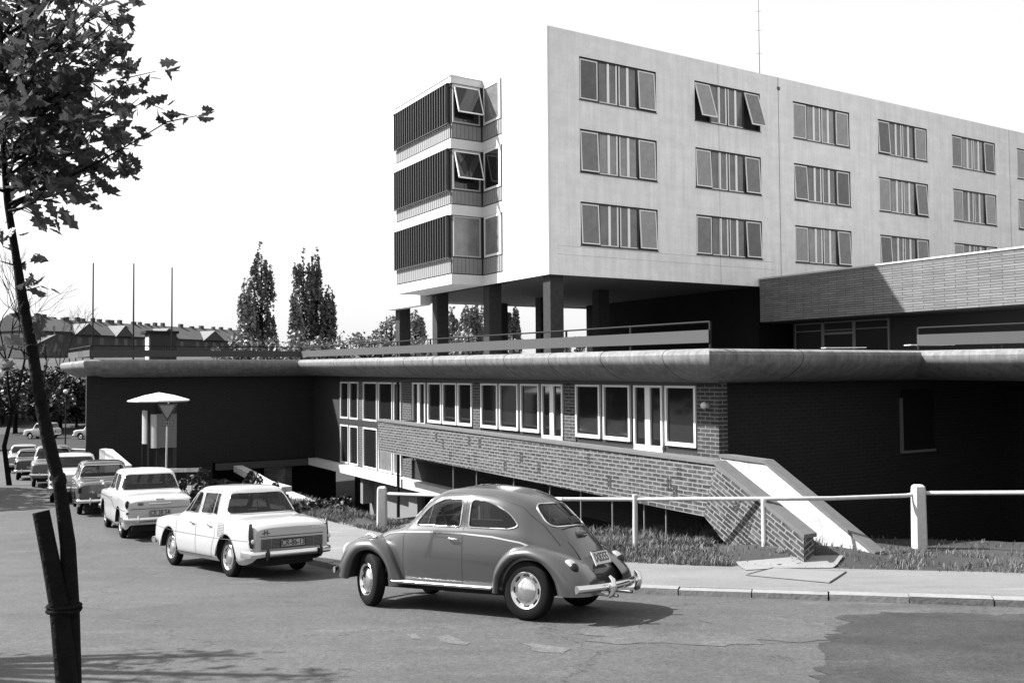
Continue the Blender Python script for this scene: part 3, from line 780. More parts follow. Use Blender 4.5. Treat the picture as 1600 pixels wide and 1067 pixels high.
# ------------------------------------------------------------------ saloons
def saloon(P, label, paintcol, detail=2, group='cars parked along the kerb'):
    root = empty('parked_car', (0,0,0)); tag(root, label, 'car', group)
    paint = mat('car_paint_%03d' % round(paintcol*1000), paintcol, .3, spec=.5, coat=.9, back=.006)
    roofm = paint if P.get('roofcol') is None else mat('car_roof_%03d' % round(P['roofcol']*1000), P['roofcol'], .3, coat=.5, back=.02)
    Wd = P['W']; zb = P.get('zb',.22); zs = P['zs']
    def sec(w, zsh, y4, z4, y5, z5, y6, z6, zt, bot=zb, wb=None):
        return [(w-.09,bot),(w-.02,bot+.10),(w,.50),(w-.005,(.5+zsh)/2),(w-.02,zsh),(y4,z4),(y5,z5),(y6,z6),(0,zt)]
    def deck(w, z, crown=.02, bot=zb, fall=.06): # hood or boot section
        return sec(w, z-fall, w-.10, z-.02, w-.26, z, w-.45, z+crown*.6, z+crown, bot)
    St = {}
    xf, xr = P['xf'], P['xr']
    St[xf] = deck(Wd-.16, P['hood0']-.10, .01, P.get('zn',.38)); St[xf-.03] = deck(Wd-.09, P['hood0']-.04, .015, P.get('zn',.38)-.04)
    St[xf-.14] = deck(Wd-.03, P['hood0'], .02, zb+.06); St[xf-.45] = deck(Wd, P['hood0']*.4+P['hood1']*.6, .02)
    wb0, wt0, wt1, wb1 = P['scr'][0], P['scr'][1], P['back'][0], P['back'][1]
    St[wb0+.06] = deck(Wd, P['hood1'], .025)
    zbe = P['zbelt']; yb, yr, zr = P['yb'], P['yr'], P['zr']
    def cab(yt, ze, zc): return sec(Wd, zs, yb, zbe, yt, ze, yt-.12, ze+(zc-ze)*.7, zc)
    St[wb0-.0] = sec(Wd, zs, yb+.0, zbe-.01, yb-.12, zbe+.02, yb-.26, zbe+.04, zbe+.05)
    St[wt0] = cab(yr, zr-.10, zr-.035); St[wt0-.12] = cab(yr+.005, zr-.075, zr-.01)
    St[(wt0+wt1)/2] = cab(yr+.01, zr-.065, zr)
    St[wt1+.12] = cab(yr+.005, zr-.075, zr-.015); St[wt1] = cab(yr, zr-.10, zr-.04)
    St[wb1] = sec(Wd, zs, yb, zbe-.01, yb-.12, zbe+.015, yb-.26, zbe+.03, zbe+.04)
    St[wb1-.07] = deck(Wd, P['boot1'], .02)
    St[(wb1+xr)/2] = deck(Wd-.01, (P['boot1']+P['boot0'])/2+.01, .02)
    St[xr+.16] = deck(Wd-.03, P['boot0'], .015, zb+.06); St[xr+.05] = deck(Wd-.05, P['boot0']-.03, .01, zb+.12); St[xr] = deck(Wd-.09, P['boot0']-.07, .005, zb+.14)
    bm = loft(St, dx=.09 if detail > 1 else .16, sub=3 if detail > 1 else 2)
    wheels = P['wheels']; r = P.get('r',.31)
    zl, zh = zbe+.035, zr-.125
    wins = P['wins'](zl, zh) if 'wins' in P else []
    arches = [arch(x, r, r+.055) for x in wheels]
    doors = P['doors'](zb, zbe, zr) if 'doors' in P and detail > 1 else []
    yw = yb-.09
    rw = (rpoly([(-P.get('rwy',yw),zbe+.05,.08),(P.get('rwy',yw),zbe+.05,.08),(P.get('rwt',yr-.05),zr-.115,.1),(-P.get('rwt',yr-.05),zr-.115,.1)],.08), wb1-.1, wt1+.12)
    fw = (rpoly([(-yw,zbe+.06,.08),(yw,zbe+.06,.08),(yr-.04,zr-.11,.1),(-yr+.04,zr-.11,.1)],.08), wt0-.1, wb0+.05)
    body, bvh = finish_body(root, bm, paint, wins, doors, arches, r, belt=P.get('belt') if detail > 1 else None, rearwin=rw, frontwin=fw, trim=.011 if detail > 1 else .014, trimmat=P.get('trim','chrome'), hoodseams=P.get('gaps',()) if detail > 1 else ())
    if roofm is not paint:
        body.data.materials.append(roofm)
        for p in body.data.polygons:
            if p.center.z > zbe+.02 and (wb1 < p.center.x < wb0) : p.material_index = 1
        for o in [x for x in root.children if x.name.startswith('door')]:
            o.data.materials.append(roofm)
            for p in o.data.polygons:
                if p.center.z > zbe+.02: p.material_index = 1
    underfloor(root, xr+.2, xf-.2, wheels, Wd-.06, .2, .4, r)
    for x in wheels:
        for s in (1,-1): wheel(root, x, s*(Wd-.145), r, .15, kind=P.get('wheelmat','slots') if detail > 1 else 'plain', hub=P.get('hub',.40), rim=P.get('rim',.64))
    seats(root, .1, -.65, .48, Wd-.25, front=False)
    # bumpers
    for e, X in ((1,xf),(-1,xr)):
        m = MB(); vs = []; zc = P.get('zbump',.42)
        secb = [(-.012,-.05),(.012,-.042),(.028,-.015),(.028,.02),(.01,.045),(-.012,.05)]
        Q = [(e*(abs(X)+.07-.10*abs(t)**4), (Wd-.03)*t) for t in [-1+2*i/14 for i in range(15)]]
        Q = [(e*(abs(X)-.28), -(Wd+.012))]+Q+[(e*(abs(X)-.28), Wd+.012)]
        for (x,y) in Q:
            for a_, b_ in secb: vs.append((x+e*a_, y+(.02 if y > 0 else -.02)*(1 if abs(y) > Wd-.05 else 0), zc+b_))
        k = len(secb); n = len(Q); m.add(vs, [(i*k+j,i*k+(j+1)%k,(i+1)*k+(j+1)%k,(i+1)*k+j) for i in range(n-1) for j in range(k)]+[tuple(range(k)),tuple(range((n-1)*k,n*k))])
        bo = m.build('rear_bumper' if e < 0 else 'front_bumper', M['chrome'], root, smooth=50)
        for s in (1,-1):
            o = MB(); o.tube([(X+e*.08,s*P.get('over',.5),zc-.085),(X+e*.11,s*P.get('over',.5),zc-.02),(X+e*.11,s*P.get('over',.5),zc+.03),(X+e*.085,s*P.get('over',.5),zc+.085)], [.022,.03,.03,.02], 8); o.build('overrider', M['rubber'] if P.get('dark_over') else M['chrome'], bo, smooth=60)
    # lamps
    for s in (1,-1):
        m = MB(); m.ball((xf-.015,s*(Wd-.24),P['hood0']-.17), .085, 16, sx=.5); m.build('headlight', M['lensclear'], root, smooth=60)
        P['tail'](root, s)
    for pz in ([P['plate']] if P.get('plate') else []):
        txt, z, dk = pz
        m = MB(); m.box(-.012,0,-.235,.235,-.058,.058); pl = m.build('number_plate', M['plate'] if not dk else mat('dull_plate', .30, .6), root); pl.location = (xr-P.get('pox',.02),0,z); pl.rotation_euler = (0,R(P.get('prot',6)),0)
        if txt: text(txt, .125, 'plate_text', M['ink'], pl, (-.0135,0,0), REAR, squash=.92)
        m = MB()
        for zz in (-.054,.054): m.box(-.015,-.012,-.23,.23,zz-.004,zz+.004)
        for yy in (-.231,.231): m.box(-.015,-.012,yy-.004,yy+.004,-.05,.05)
        m.build('plate_border', M['ink'], pl)
    if 'extra' in P: P['extra'](root, bvh, paint)
    return root
def rearhit(bvh, y, z):
    q = bvh.ray_cast(Vector((-3.5,y,z)), Vector((1,0,0))); return q[0]
# white four-door with rear vents
def sk_tail(root, s):
    m = MB(); y = s*.755
    vs = []; n = 10
    for i in range(n+1):
        t = i/n; z = .50+.36*t; wv = .066*math.sin(math.pi*min(1,(t*.9+.1)))**.6*(1-t*.35)
        vs += [(-2.10+.07*t, y-wv*s, z),(-2.15+.06*t, y-.01*s, z),(-2.08+.07*t, y+wv*.7*s, z)]
    m.add(vs, [(i*3+j,i*3+j+1,(i+1)*3+j+1,(i+1)*3+j) for i in range(n) for j in (0,1)]); tl = m.build('tail_lamp', M['lens'], root, smooth=60)
    o = MB(); o.ball((-2.14,y-.005*s,.60), .035, 10, sx=.5); o.build('lens', M['lensclear'], tl, smooth=60)
    o = MB(); o.tube([vs[i*3] for i in range(n+1)], .007, 6); o.tube([vs[i*3+2] for i in range(n+1)], .007, 6); o.build('lamp_trim', M['chrome'], tl, smooth=60)
def sk_extra(root, bvh, paint):
    # vent grille on each rear wing
    for s in (1,-1):
        q = MB()
        x0, x1, z0, z1 = -1.12, -.90, .62, .82
        for i in range(9):
            z = z0+(z1-z0)*i/8; ribbon(q, bvh, [(x0,z),(x1+.015,z)], s, .010, .004)
        q.build('side_vent', M['coping'], root, fixn=False)
        q = MB(); ribbon(q, bvh, [(x0,z0),(x0,z1),(x1,z1),(x1,z0),(x0,z0)], s, .008, .003); q.build('vent_frame', M['chrome'], root, fixn=False)
    m = MB()
    xr = -2.155
    m.box(xr-.010,xr+.03,-.60,.60,.475,.625)
    gr = m.build('rear_grille', mat('grille_backing', .02, .6), root)
    m = MB()
    for i in range(7):
        z = .49+.02*i
        for a, b in ((-.585,-.26),(.26,.585)): m.box(xr-.016,xr-.010,a,b,z-.004,z+.004)
    for y in (-.595,-.42,.42,.595): m.box(xr-.017,xr-.010,y-.005,y+.005,.475,.625)
    m.build('grille_bar', mat('grille_slat', .12, .5), gr)
    m = MB(); P = [rearhit(bvh,-.62+1.24*i/16,.665) for i in range(17)]; P = [p for p in P if p]; m.tube([p+Vector((-.004,0,0)) for p in P], .005, 5)
    m.build('boot_gap', M['rubber'], root)
    a = rearhit(bvh,.52,.73)
    if a: text('-H-', .10, 'country_letter', M['ink'], root, a+Vector((-.01,0,-.01)), REAR, squash=1.1)
    m = MB()
    for y in (-.62,-.57,-.51,-.46,-.40):
        a = rearhit(bvh, y, .755)
        if a: m.box(a.x-.008,a.x+.004,y-.014,y+.014,.747,.763)
    m.build('boot_badge', M['chrome'], root)
    m = MB(); m.box(-.82,-.80,-.02,.16,.985,1.01); m.build('parcel_card', M['plate'], root)
def bars(root, bvh, L):
    q = MB()
    for a, b in L:
        for s in (1,-1):
            h1 = bvh.ray_cast(Vector((a[0],s*1.5,a[1])), Vector((0,-s,0)))[0]; h2 = bvh.ray_cast(Vector((b[0],s*1.5,b[1])), Vector((0,-s,0)))[0]
            if h1 and h2: q.tube([h1,h2], .010, 6)
    if q.v: q.build('quarter_light_bar', M['chrome'], root)
def std_wins(x0, xs, x1, f0, r1):
    """front and rear side window between screen pillar x0, door post xs and rear pillar x1"""
    return lambda a,b: [rpoly([(x0,a,.03),(xs+.045,a,.03),(xs+.045,b,.04),(f0,b,.03)],.03), rpoly([(xs-.045,a,.03),(x1,a,.04),(r1,b,.05),(xs-.045,b,.04)],.03)]
def std_doors(x0, xs, x1, f0, r1, wa=.72):
    def f(zb,zbe,zr):
        return [([(x0,zb+.06),(x0,zbe-.02),(x0-.10,zbe+.02),(f0+.02,zr-.088),(xs,zr-.082),(xs,zb+.06)],xs+.14,zbe-.12),
                ([(xs,zb+.06),(xs,zr-.082),(r1-.05,zr-.09),(x1-.06,zbe+.01),(x1-.06,.62),(x1+.06,.40),(x1+.10,zb+.06)],x1+.14,zbe-.13)]
    return f
def sk_extra2(root, bvh, paint):
    sk_extra(root, bvh, paint); bars(root, bvh, [((.47,.94),(.26,1.265)),((-.53,.94),(-.53,1.265))])
bt = beetle(); put(bt, -.51, 12.1, 148.5, sc=(1,1,1.045))
SK = dict(W=.80, xf=2.02, xr=-2.15, zs=.80, hood0=.80, hood1=.875, scr=(.80,.30), back=(-.74,-1.18), zbelt=.905, yb=.725, yr=.575, zr=1.39, boot1=.915, boot0=.855,
  wheels=(1.2,-1.2), r=.305, rwy=.685, rwt=.53, prot=3, pox=.022, zbump=.40, over=.52, dark_over=True, hub=.36,
  wins=std_wins(.69,0.,-.70,.28,-.66), doors=std_doors(.86,0.,-.72,.34,-.68), belt=[([(1.95,.66),(.9,.60),(-.86,.585),(-1.98,.60)],.006)],
  tail=sk_tail, plate=('CR-86-13',.55,True), extra=sk_extra2)
c = saloon(SK, 'white four-door saloon with side vents and rear grille, right behind the grey rounded car', .36); put(c, -5.10, 16.93, 133.5, sc=(.95,.95,1.085))
# two-tone older saloon
def op_tail(root, s):
    m = MB(); m.ball((-2.20,s*.735,.80), .055, 14, sx=.9, sy=.9, sz=1.75); t = m.build('tail_lamp', M['lens'], root, smooth=60)
    m = MB(); m.tube([(-2.235,s*.735,.62),(-2.25,s*.735,.60)], [.035,.03], 10); m.build('reflector', M['lens'], root, smooth=60)
def op_extra(root, bvh, paint):
    m = MB(); P = [rearhit(bvh,-.26+.52*i/10,.80) for i in range(11)]; P = [p for p in P if p]; m.tube([p+Vector((-.012,0,0)) for p in P], .014, 6)
    a = rearhit(bvh,0,.90)
    if a: m.tube([a+Vector((-.01,-.09,0)),a+Vector((-.03,0,.0)),a+Vector((-.01,.09,0))], .015, 6)
    m.build('boot_ornament', M['chrome'], root, smooth=60)
    m = MB(); a = rearhit(bvh,.45,.80)
    if a: m.box(a.x-.012,a.x+.01,.38,.50,.775,.83); m.build('rear_sticker', M['coping'], root)
    m = MB(); P = [rearhit(bvh,-.66+1.32*i/16,.70) for i in range(17)]; P = [p for p in P if p]; m.tube([p+Vector((-.003,0,0)) for p in P], .006, 5); m.build('boot_gap', M['rubber'], root)
    bars(root, bvh, [((.50,1.0),(.30,1.35))])
    m = MB()
    for s in (1,):
        m.tube([(1.35,s*.72,.98),(1.36,s*.80,1.06)], .008, 6); m.ball((1.36,s*.82,1.09), .06, 12, sx=.4)
    m.build('wing_mirror', M['chrome'], root, smooth=60)
OP = dict(W=.81, xf=2.05, xr=-2.25, zs=.88, hood0=.90, hood1=.965, scr=(.85,.38), back=(-.70,-1.16), zbelt=.985, yb=.735, yr=.60, zr=1.49, boot1=.985, boot0=.93,
  wheels=(1.25,-1.29), r=.325, rwy=.70, rwt=.57, prot=3, pox=.022, zbump=.47, over=.50, hub=.38, roofcol=.45,
  wins=lambda a,b: [rpoly([(.74,a,.03),(-.16,a,.03),(-.16,b,.04),(.36,b,.03)],.03), rpoly([(-.24,a,.03),(-.74,a,.05),(-.70,b,.07),(-.24,b,.04)],.03)],
  doors=lambda zb,zbe,zr: [([(.92,zb+.06),(.92,zbe-.02),(.80,zbe+.02),(.40,zr-.088),(-.20,zr-.082),(-.20,zb+.06)],-.08,zbe-.13)],
  belt=[([(1.9,.80),(.4,.80),(-.3,.76),(-.75,.63),(-1.2,.66),(-2.15,.66)],.014)], tail=op_tail, plate=('CR 38 54',.60,True), extra=op_extra)
c = saloon(OP, 'white two-door saloon with rounded roof and oval tail lamps, third in the kerb row', .38); put(c, -9.25, 23.1, 121.5, wb=1.25)
# dark boxy saloon
def bx_tail(root, s):
    m = MB(); m.box(-1.99,-1.93,s*.70-.05,s*.70+.05,.62,.76); o = m.build('tail_lamp', M['lens'], root)
FI = dict(W=.80, xf=2.02, xr=-1.98, zs=.84, hood0=.86, hood1=.90, scr=(.80,.35), back=(-.82,-1.14), zbelt=.93, yb=.735, yr=.60, zr=1.42, boot1=.915, boot0=.90,
  wheels=(1.21,-1.21), r=.30, rwy=.68, rwt=.56, plate=('',.55,True), zbump=.40, over=.42, wheelmat='plain', wins=std_wins(.70,0.,-.86,.32,-.80), doors=std_doors(.86,0.,-.80,.38,-.80), tail=bx_tail,
  extra=lambda r,b,p: bars(r,b,[((.47,.97),(.28,1.30))]))
c = saloon(FI, 'dark boxy four-door saloon with a flat boot, directly beyond the white two-door saloon', .05, detail=2); put(c, -12.45, 27.9, 118)
# the farther cars of the row
def rd_tail(root, s):
    m = MB(); m.ball((-2.0,s*.70,.74), .055, 10, sx=.6); m.build('tail_lamp', M['lens'], root, smooth=60)
WH = dict(OP); WH.update(xr=-2.1, wheels=(1.25,-1.2), plate=('',.60,True), tail=op_tail, roofcol=None, extra=lambda r,b,p: None)
c = saloon(WH, 'white saloon half hidden by the dark boxy car and the slanting tree trunk', .42, detail=1); put(c, -14.95, 31.4, 117)
VO = dict(OP); VO.update(W=.84, zr=1.56, xr=-2.1, wheels=(1.25,-1.2), plate=('',.6,True), tail=rd_tail, roofcol=.15, back=(-.75,-1.3), extra=lambda r,b,p: None)
c = saloon(VO, 'dull dark car with a paler rounded roof, crossed by the slanting tree trunk', .07, detail=1); put(c, -19.05, 38.2, 117)
SM = dict(FI); SM.update(W=.75, zr=1.36, xr=-1.85, xf=1.85, wheels=(1.1,-1.05), tail=rd_tail, extra=lambda r,b,p: None)
c = saloon(SM, 'small dark car with a pale roof edge, second from the far end of the row', .04, detail=1); put(c, -22.5, 43.3, 116)
SN = dict(OP); SN.update(xr=-2.05, wheels=(1.2,-1.15), plate=None, tail=rd_tail, roofcol=None, extra=lambda r,b,p: None)
c = saloon(SN, 'pale grey saloon at the far left end of the kerb row', .24, detail=1); put(c, -27.5, 52.0, 114)
# two pale cars on the street behind, seen from the side
WG = dict(W=.75, xf=1.85, xr=-1.65, zs=.80, hood0=.80, hood1=.86, scr=(.75,.42), back=(-1.30,-1.55), zbelt=.90, yb=.70, yr=.60, zr=1.42, boot1=.88, boot0=.86,
  wheels=(1.05,-1.0), r=.28, zbump=.38, wheelmat='plain', wins=std_wins(.60,-.05,-1.25,.42,-1.15), tail=bx_tail, extra=lambda r,b,p: None)
c = saloon(WG, 'small white estate car on the far cross street, left of the dark wall', .42, detail=1, group='cars on the far cross street'); put(c, -43.5, 85.5, 176, sc=(.82,.95,1.06))
TR = dict(WG); TR.update(back=(-.80,-1.15))
c = saloon(TR, 'small white car on the far cross street, cut off by the dark wall edge', .42, detail=1, group='cars on the far cross street'); put(c, -38.3, 84.5, 178, sc=(.9,.95,1.04))
# ------------------------------------------------------------------ main block: five storeys of which three stand in the photograph, on columns
NF, DC_, DB_ = 30.52, 20.24, 18.64
D0, Z0, PIT, WW, WH_ = 21.82, 12.98, 6.296, 4.07, 1.795
ZT, ZB = 13.96, 3.92
NE = 46.4; DE = 66.0
mb_o = (DC_, NF, .42)
blk = bthing('main_building', *mb_o, 'long pale slab building raised on dark columns, with three rows of wide windows', 'building')
def wallgrid(mb, u0, u1, z0, z1, holes, put3, depth, mi=0, mir=1):
    us = sorted({u0,u1}|{q for h_ in holes for q in h_[:2]}); zs_ = sorted({z0,z1}|{q for h_ in holes for q in h_[2:4]})
    for a, b in zip(us, us[1:]):
        for c_, d_ in zip(zs_, zs_[1:]):
            if any(a >= h_[0]-1e-6 and b <= h_[1]+1e-6 and c_ >= h_[2]-1e-6 and d_ <= h_[3]+1e-6 for h_ in holes): continue
            mb.add([put3(a,0,c_),put3(b,0,c_),put3(b,0,d_),put3(a,0,d_)], [(0,1,2,3)], mi)
    for a, b, c_, d_ in holes:
        for (p, q) in (((a,c_),(b,c_)),((b,c_),(b,d_)),((b,d_),(a,d_)),((a,d_),(a,c_))):
            mb.add([put3(p[0],0,p[1]),put3(q[0],0,q[1]),put3(q[0],depth,q[1]),put3(p[0],depth,p[1])], [(0,1,2,3)], mir)
holes = [(D0+c*PIT, D0+c*PIT+WW, Z0-3*r-WH_, Z0-3*r) for c in range(7) for r in range(3)]
m = MB(); wallgrid(m, DC_+.12, DE, ZB, ZT, holes, lambda u,t,z: (u,NF+t,z), .16)
m.build('facade', [M['facade'], M['darkframe']], blk, mb_o, fixn=False)
m = MB()  # backs, roof, underside
m.add([(DC_+.05,NE,ZB),(DE,NE,ZB),(DE,NE,ZT),(DC_+.05,NE,ZT)], [(0,1,2,3)]); m.add([(DE,NF,ZB),(DE,NE,ZB),(DE,NE,ZT),(DE,NF,ZT)], [(0,1,2,3)])
m.add([(DC_+.05,NF,ZT-.25),(DE,NF,ZT-.25),(DE,NE,ZT-.25),(DC_+.05,NE,ZT-.25)], [(0,1,2,3)])
m.build('rear_wall', M['facade'], blk, mb_o, fixn=False)
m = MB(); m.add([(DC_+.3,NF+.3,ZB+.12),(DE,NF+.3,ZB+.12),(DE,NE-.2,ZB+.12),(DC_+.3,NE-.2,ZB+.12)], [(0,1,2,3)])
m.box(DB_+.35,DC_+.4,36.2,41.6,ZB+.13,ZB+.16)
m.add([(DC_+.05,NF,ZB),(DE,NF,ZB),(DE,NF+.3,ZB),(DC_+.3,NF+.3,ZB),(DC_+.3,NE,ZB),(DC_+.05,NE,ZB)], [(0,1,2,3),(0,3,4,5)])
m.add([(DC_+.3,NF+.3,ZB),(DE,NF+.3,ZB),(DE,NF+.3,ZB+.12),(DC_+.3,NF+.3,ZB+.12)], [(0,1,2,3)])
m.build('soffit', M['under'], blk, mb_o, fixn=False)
# end wall with a soft corner, split round the bay
m = MB()
arc = [(DC_+.12-.12*math.cos(t), NF+.12-.12*math.sin(t)) for t in [math.pi/2*i/6 for i in range(7)]]
path = [(DC_,34.10)]+arc
path = [(DC_,34.10),(DC_,NF+.12)]+arc[1:]
for a, b in zip(path, path[1:]): m.add([(a[0],a[1],ZB),(b[0],b[1],ZB),(b[0],b[1],ZT),(a[0],a[1],ZT)], [(0,1,2,3)])
m.box(DC_,DC_+.35,41.86,NE,ZB-.42,ZT); m.box(DC_,DC_+.35,34.10,41.859,13.135,ZT)
m.build('end_wall', M['white'], blk, mb_o, fixn=False, smooth=30)
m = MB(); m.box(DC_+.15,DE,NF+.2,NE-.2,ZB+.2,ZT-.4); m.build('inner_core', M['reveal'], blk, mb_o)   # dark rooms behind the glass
m = MB()
for u, w_ in ((33.4,.03),(DC_+9.3,.012),(52.5,.02)): m.box(u,u+w_,NF-.004,NF,ZB,ZT)
m.box(33.35,33.5,NF-.05,NF,13.35,13.5)
for z in (4.75,5.1): m.box(DC_+.4,33,NF-.002,NF,z,z+.008)
m.build('facade_joint', M['coping'], blk, mb_o)
# one facade window: dark frame > two side sashes, two middle lights with pale posts
def facade_window(c, r, openl=0, openr=.05):
    u0 = D0+c*PIT; zt = Z0-3*r; zb = zt-WH_
    m = MB(); y0, y1 = NF+.07, NF+.15
    cuts = [0, 1.0, 2.03, 3.06, WW]
    m.box(u0,u0+WW,y0,y1,zt-.07,zt); m.box(u0,u0+WW,y0,y1,zb,zb+.05)
    for q in cuts: m.box(u0+min(max(q-.045,0),WW-.05),u0+min(max(q+.045,.05),WW),y0,y1,zb+.05,zt-.07)
    m.box(u0-.03,u0+WW+.03,NF-.035,NF+.068,zb-.035,zb-.001,1)
    w_ = m.build('window', [M['darkframe'], M['coping']], blk, mb_o)
    for k, ang in ((0,openl),(3,openr)):
        a, b = cuts[k]+.05, cuts[k+1]-.05; wd = b-a; hh = WH_-.14
        m = MB(); fr = .045
        m.box(0,wd,-.02,.02,-fr,0); m.box(0,wd,-.02,.02,-hh,-hh+fr); m.box(0,fr,-.02,.02,-hh+fr,-fr); m.box(wd-fr,wd,-.02,.02,-hh+fr,-fr)
        s_ = m.build('sash', M['greyframe'], w_); s_.location = Vector((u0+a, NF+.055, zt-.075))-Vector(mb_o); s_.rotation_euler = (ang,0,0)
        m = MB(); m.box(fr,wd-fr,-.004,.004,-hh+fr,-fr); p = m.build('pane', M[rs.choice(('curtain','curtain','curtaind','curtainl'))], w_); p.location = s_.location; p.rotation_euler = s_.rotation_euler
        if ang > .3:
            pass
    m = MB(); g = MB()
    for k in (1,2):
        a, b = u0+cuts[k]+.05, u0+cuts[k+1]-.05; mid = (a+b)/2
        m.box(mid-.055,mid+.055,NF+.05,NF+.12,zb+.05,zt-.07); m.box(b-.06 if k == 1 else a,b if k == 1 else a+.045,NF+.055,NF+.115,zb+.05,zt-.07)
        m.box(a,b,NF+.06,NF+.11,zb+.05,zb+.085)
        g.box(a,b,NF+.10,NF+.108,zb+.05,zt-.07)
    m.build('mullion', M['greyframe'], w_, mb_o) if False else None
    mm = m.build('mullion', mat('pale_mullion', .8, .6), w_, mb_o); g.build('pane', M[rs.choice(('curtain','curtainl','curtain'))], w_, mb_o)
    return w_
rs = random.Random(3)
for c in range(6):
    for r in range(3):
        ol, orr = rs.choice((0,0,.05)), rs.choice((.05,.09,.12,.02))
        if (c,r) == (1,0): ol, orr = .30, .30
        facade_window(c, r, -ol, -orr*.6 if orr < .3 else -orr)
# bay with louvred end
m = MB(); zs3 = [(13.15,12.85,11.08,10.37),(10.37,9.94,8.1,7.44),(7.44,6.98,5.13,4.36)]
for k, (za, zw, zl, zsp) in enumerate(zs3):
    m.box(DB_,DC_+.3,35.85,41.86,zw,za)          # white band
    m.box(DC_,DC_+.3,34.10,35.849,zw,za if k else 13.13)
m.box(DB_,DC_+.3,35.85,41.86,ZB-.0,4.36); m.box(DC_+.001,DC_+.3,34.10,35.849,ZB,4.36)
m.box(DB_-.03,DC_+.1,35.82,41.9,13.15,13.19)
m.build('bay_band', M['band'], blk, mb_o)
m = MB()
for k, (za, zw, zl, zsp) in enumerate(zs3):
    m.box(DB_+.06,DC_+.2,35.91,41.80,zsp,zw)
m.build('bay_core', M['darkframe'], blk, mb_o)
for k, (za, zw, zl, zsp) in enumerate(zs3):
    m = MB(); m.box(DB_+.02,DB_+.059,35.97,41.80,zsp+.06,zl-.05); o = m.build('spandrel', M['spandrel'], blk, mb_o)
    m = MB()
    for i in range(28): y = 36.1+i*.205; m.box(DB_+.008,DB_+.019,y,y+.014,zsp+.06,zl-.05)
    m.build('rib', M['ribdark'], o, mb_o)
    # louvres
    for i in range(23):
        y = 36.12+i*.252; m = MB(); m.box(DB_-.13,DB_+.05,y,y+.028,zl-.02,zw-.02); m.box(DB_-.145,DB_-.131,y-.008,y+.036,zl-.02,zw-.02,1)
        m.build('louvre', [M['louver'], M['louver']], blk, mb_o)
    m = MB(); m.box(DB_-.12,DB_-.02,35.95,41.86,zl-.06,zl-.021); m.box(DB_-.12,DB_-.02,35.95,41.86,zw-.02,zw-.0); m.build('louvre_rail', M['louver'], blk, mb_o)
    # front window of the bay, its pivoting sash, spandrel
    m = MB(); a, b = DB_+.10, DC_-.12
    y0 = 35.85
    for (p,q,r_,s_) in ((a,b,zw-.10,zw-.04),(a,b,zl+.02,zl+.08),(a,a+.06,zl+.08,zw-.10),(b-.06,b,zl+.08,zw-.10)): m.box(p,q,y0-.02,y0+.058,r_,s_)
    wo = m.build('window', mat('weathered_frame', .30, .6), blk, mb_o)
    m = MB(); m.box(a+.06,b-.06,y0+.02,y0+.03,zl+.08,zw-.10); m.build('pane', M['darkpane'] if k < 2 else M['curtain'], wo, mb_o)
    if k < 2:
        m = MB(); wd = b-a-.1; hh = 1.35
        for (p,q,r_,s_) in ((0,wd,-.05,0),(0,wd,-hh,-hh+.05),(0,.05,-hh,0),(wd-.05,wd,-hh,0)): m.box(p,q,-.02,.02,r_,s_)
        s1 = m.build('sash', M['greyframe'], wo); s1.location = Vector((a+.05,y0-.03,zw-.12))-Vector(mb_o); s1.rotation_euler = (-.34,0,0)
        m = MB(); m.box(.05,wd-.05,-.004,.004,-hh+.05,-.05); p = m.build('pane', M['darkpane'], wo); p.location = s1.location; p.rotation_euler = s1.rotation_euler
    m = MB(); m.box(a-.04,b+.06,y0+.02,y0+.059,zsp+.05,zl-.04)
    for i in range(7): x = a+i*.20; m.box(x,x+.02,y0+.005,y0+.019,zsp+.05,zl-.04,1)
    m.build('spandrel', [mat('dull_spandrel', .17, .6, var=.15), M['ribdark']], blk, mb_o)
    # return window on the end wall
    m = MB(); a, b = 34.22, 35.72
    m.box(DC_+.03,DC_+.2,34.10,35.849,zsp,zw,1)
    for (p,q,r_,s_) in ((a,b,zw-.12,zw-.02),(a,b,zl+.02,zl+.12),(a,a+.18,zl+.12,zw-.12),(b-.08,b,zl+.12,zw-.12)): m.box(DC_-.02,DC_+.029,p,q,r_,s_)
    wo = m.build('window', [M['whiteframe'], M['darkframe']], blk, mb_o)
    m = MB(); m.box(DC_+.005,DC_+.015,a+.18,b-.08,zl+.12,zw-.12); m.build('pane', M['curtain'] if k != 1 else M['darkpane'], wo, mb_o)
    m = MB(); m.box(DC_+.0,DC_+.029,34.13,35.83,zsp+.05,zl-.03)
    for i in range(9): y = 34.2+i*.19; m.box(DC_-.012,DC_-.001,y,y+.015,zsp+.05,zl-.03,1)
    m.build('spandrel', [M['spandrel'], M['ribdark']], blk, mb_o)
# the far part of the bay and the lower white slab behind it
m = MB(); m.box(DC_-.25,DC_+.3,41.87,NE-.1,3.45,3.95); m.build('lower_slab', M['white'], blk, mb_o)
# columns
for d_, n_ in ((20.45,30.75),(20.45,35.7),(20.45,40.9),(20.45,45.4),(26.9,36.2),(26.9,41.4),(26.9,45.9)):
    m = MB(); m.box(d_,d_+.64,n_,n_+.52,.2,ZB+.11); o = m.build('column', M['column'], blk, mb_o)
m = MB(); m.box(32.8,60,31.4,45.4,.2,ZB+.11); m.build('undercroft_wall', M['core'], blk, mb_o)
# roof mast
def wo_(d,n,z): return W(d,n,z)
ms_ = empty('radio_mast', W(35.35,33.5,ZT)); tag(ms_, 'thin aerial mast on the roof of the pale slab building', 'mast')
m = MB(); m.tube([(0,0,-.3),(0,0,6)], [.02,.008], 6)
for z in (2.4,3.6,4.6): m.tube([(-.12,0,z),(.12,0,z)], .008, 4)
m.build('mast_pole', M['iron'], ms_)
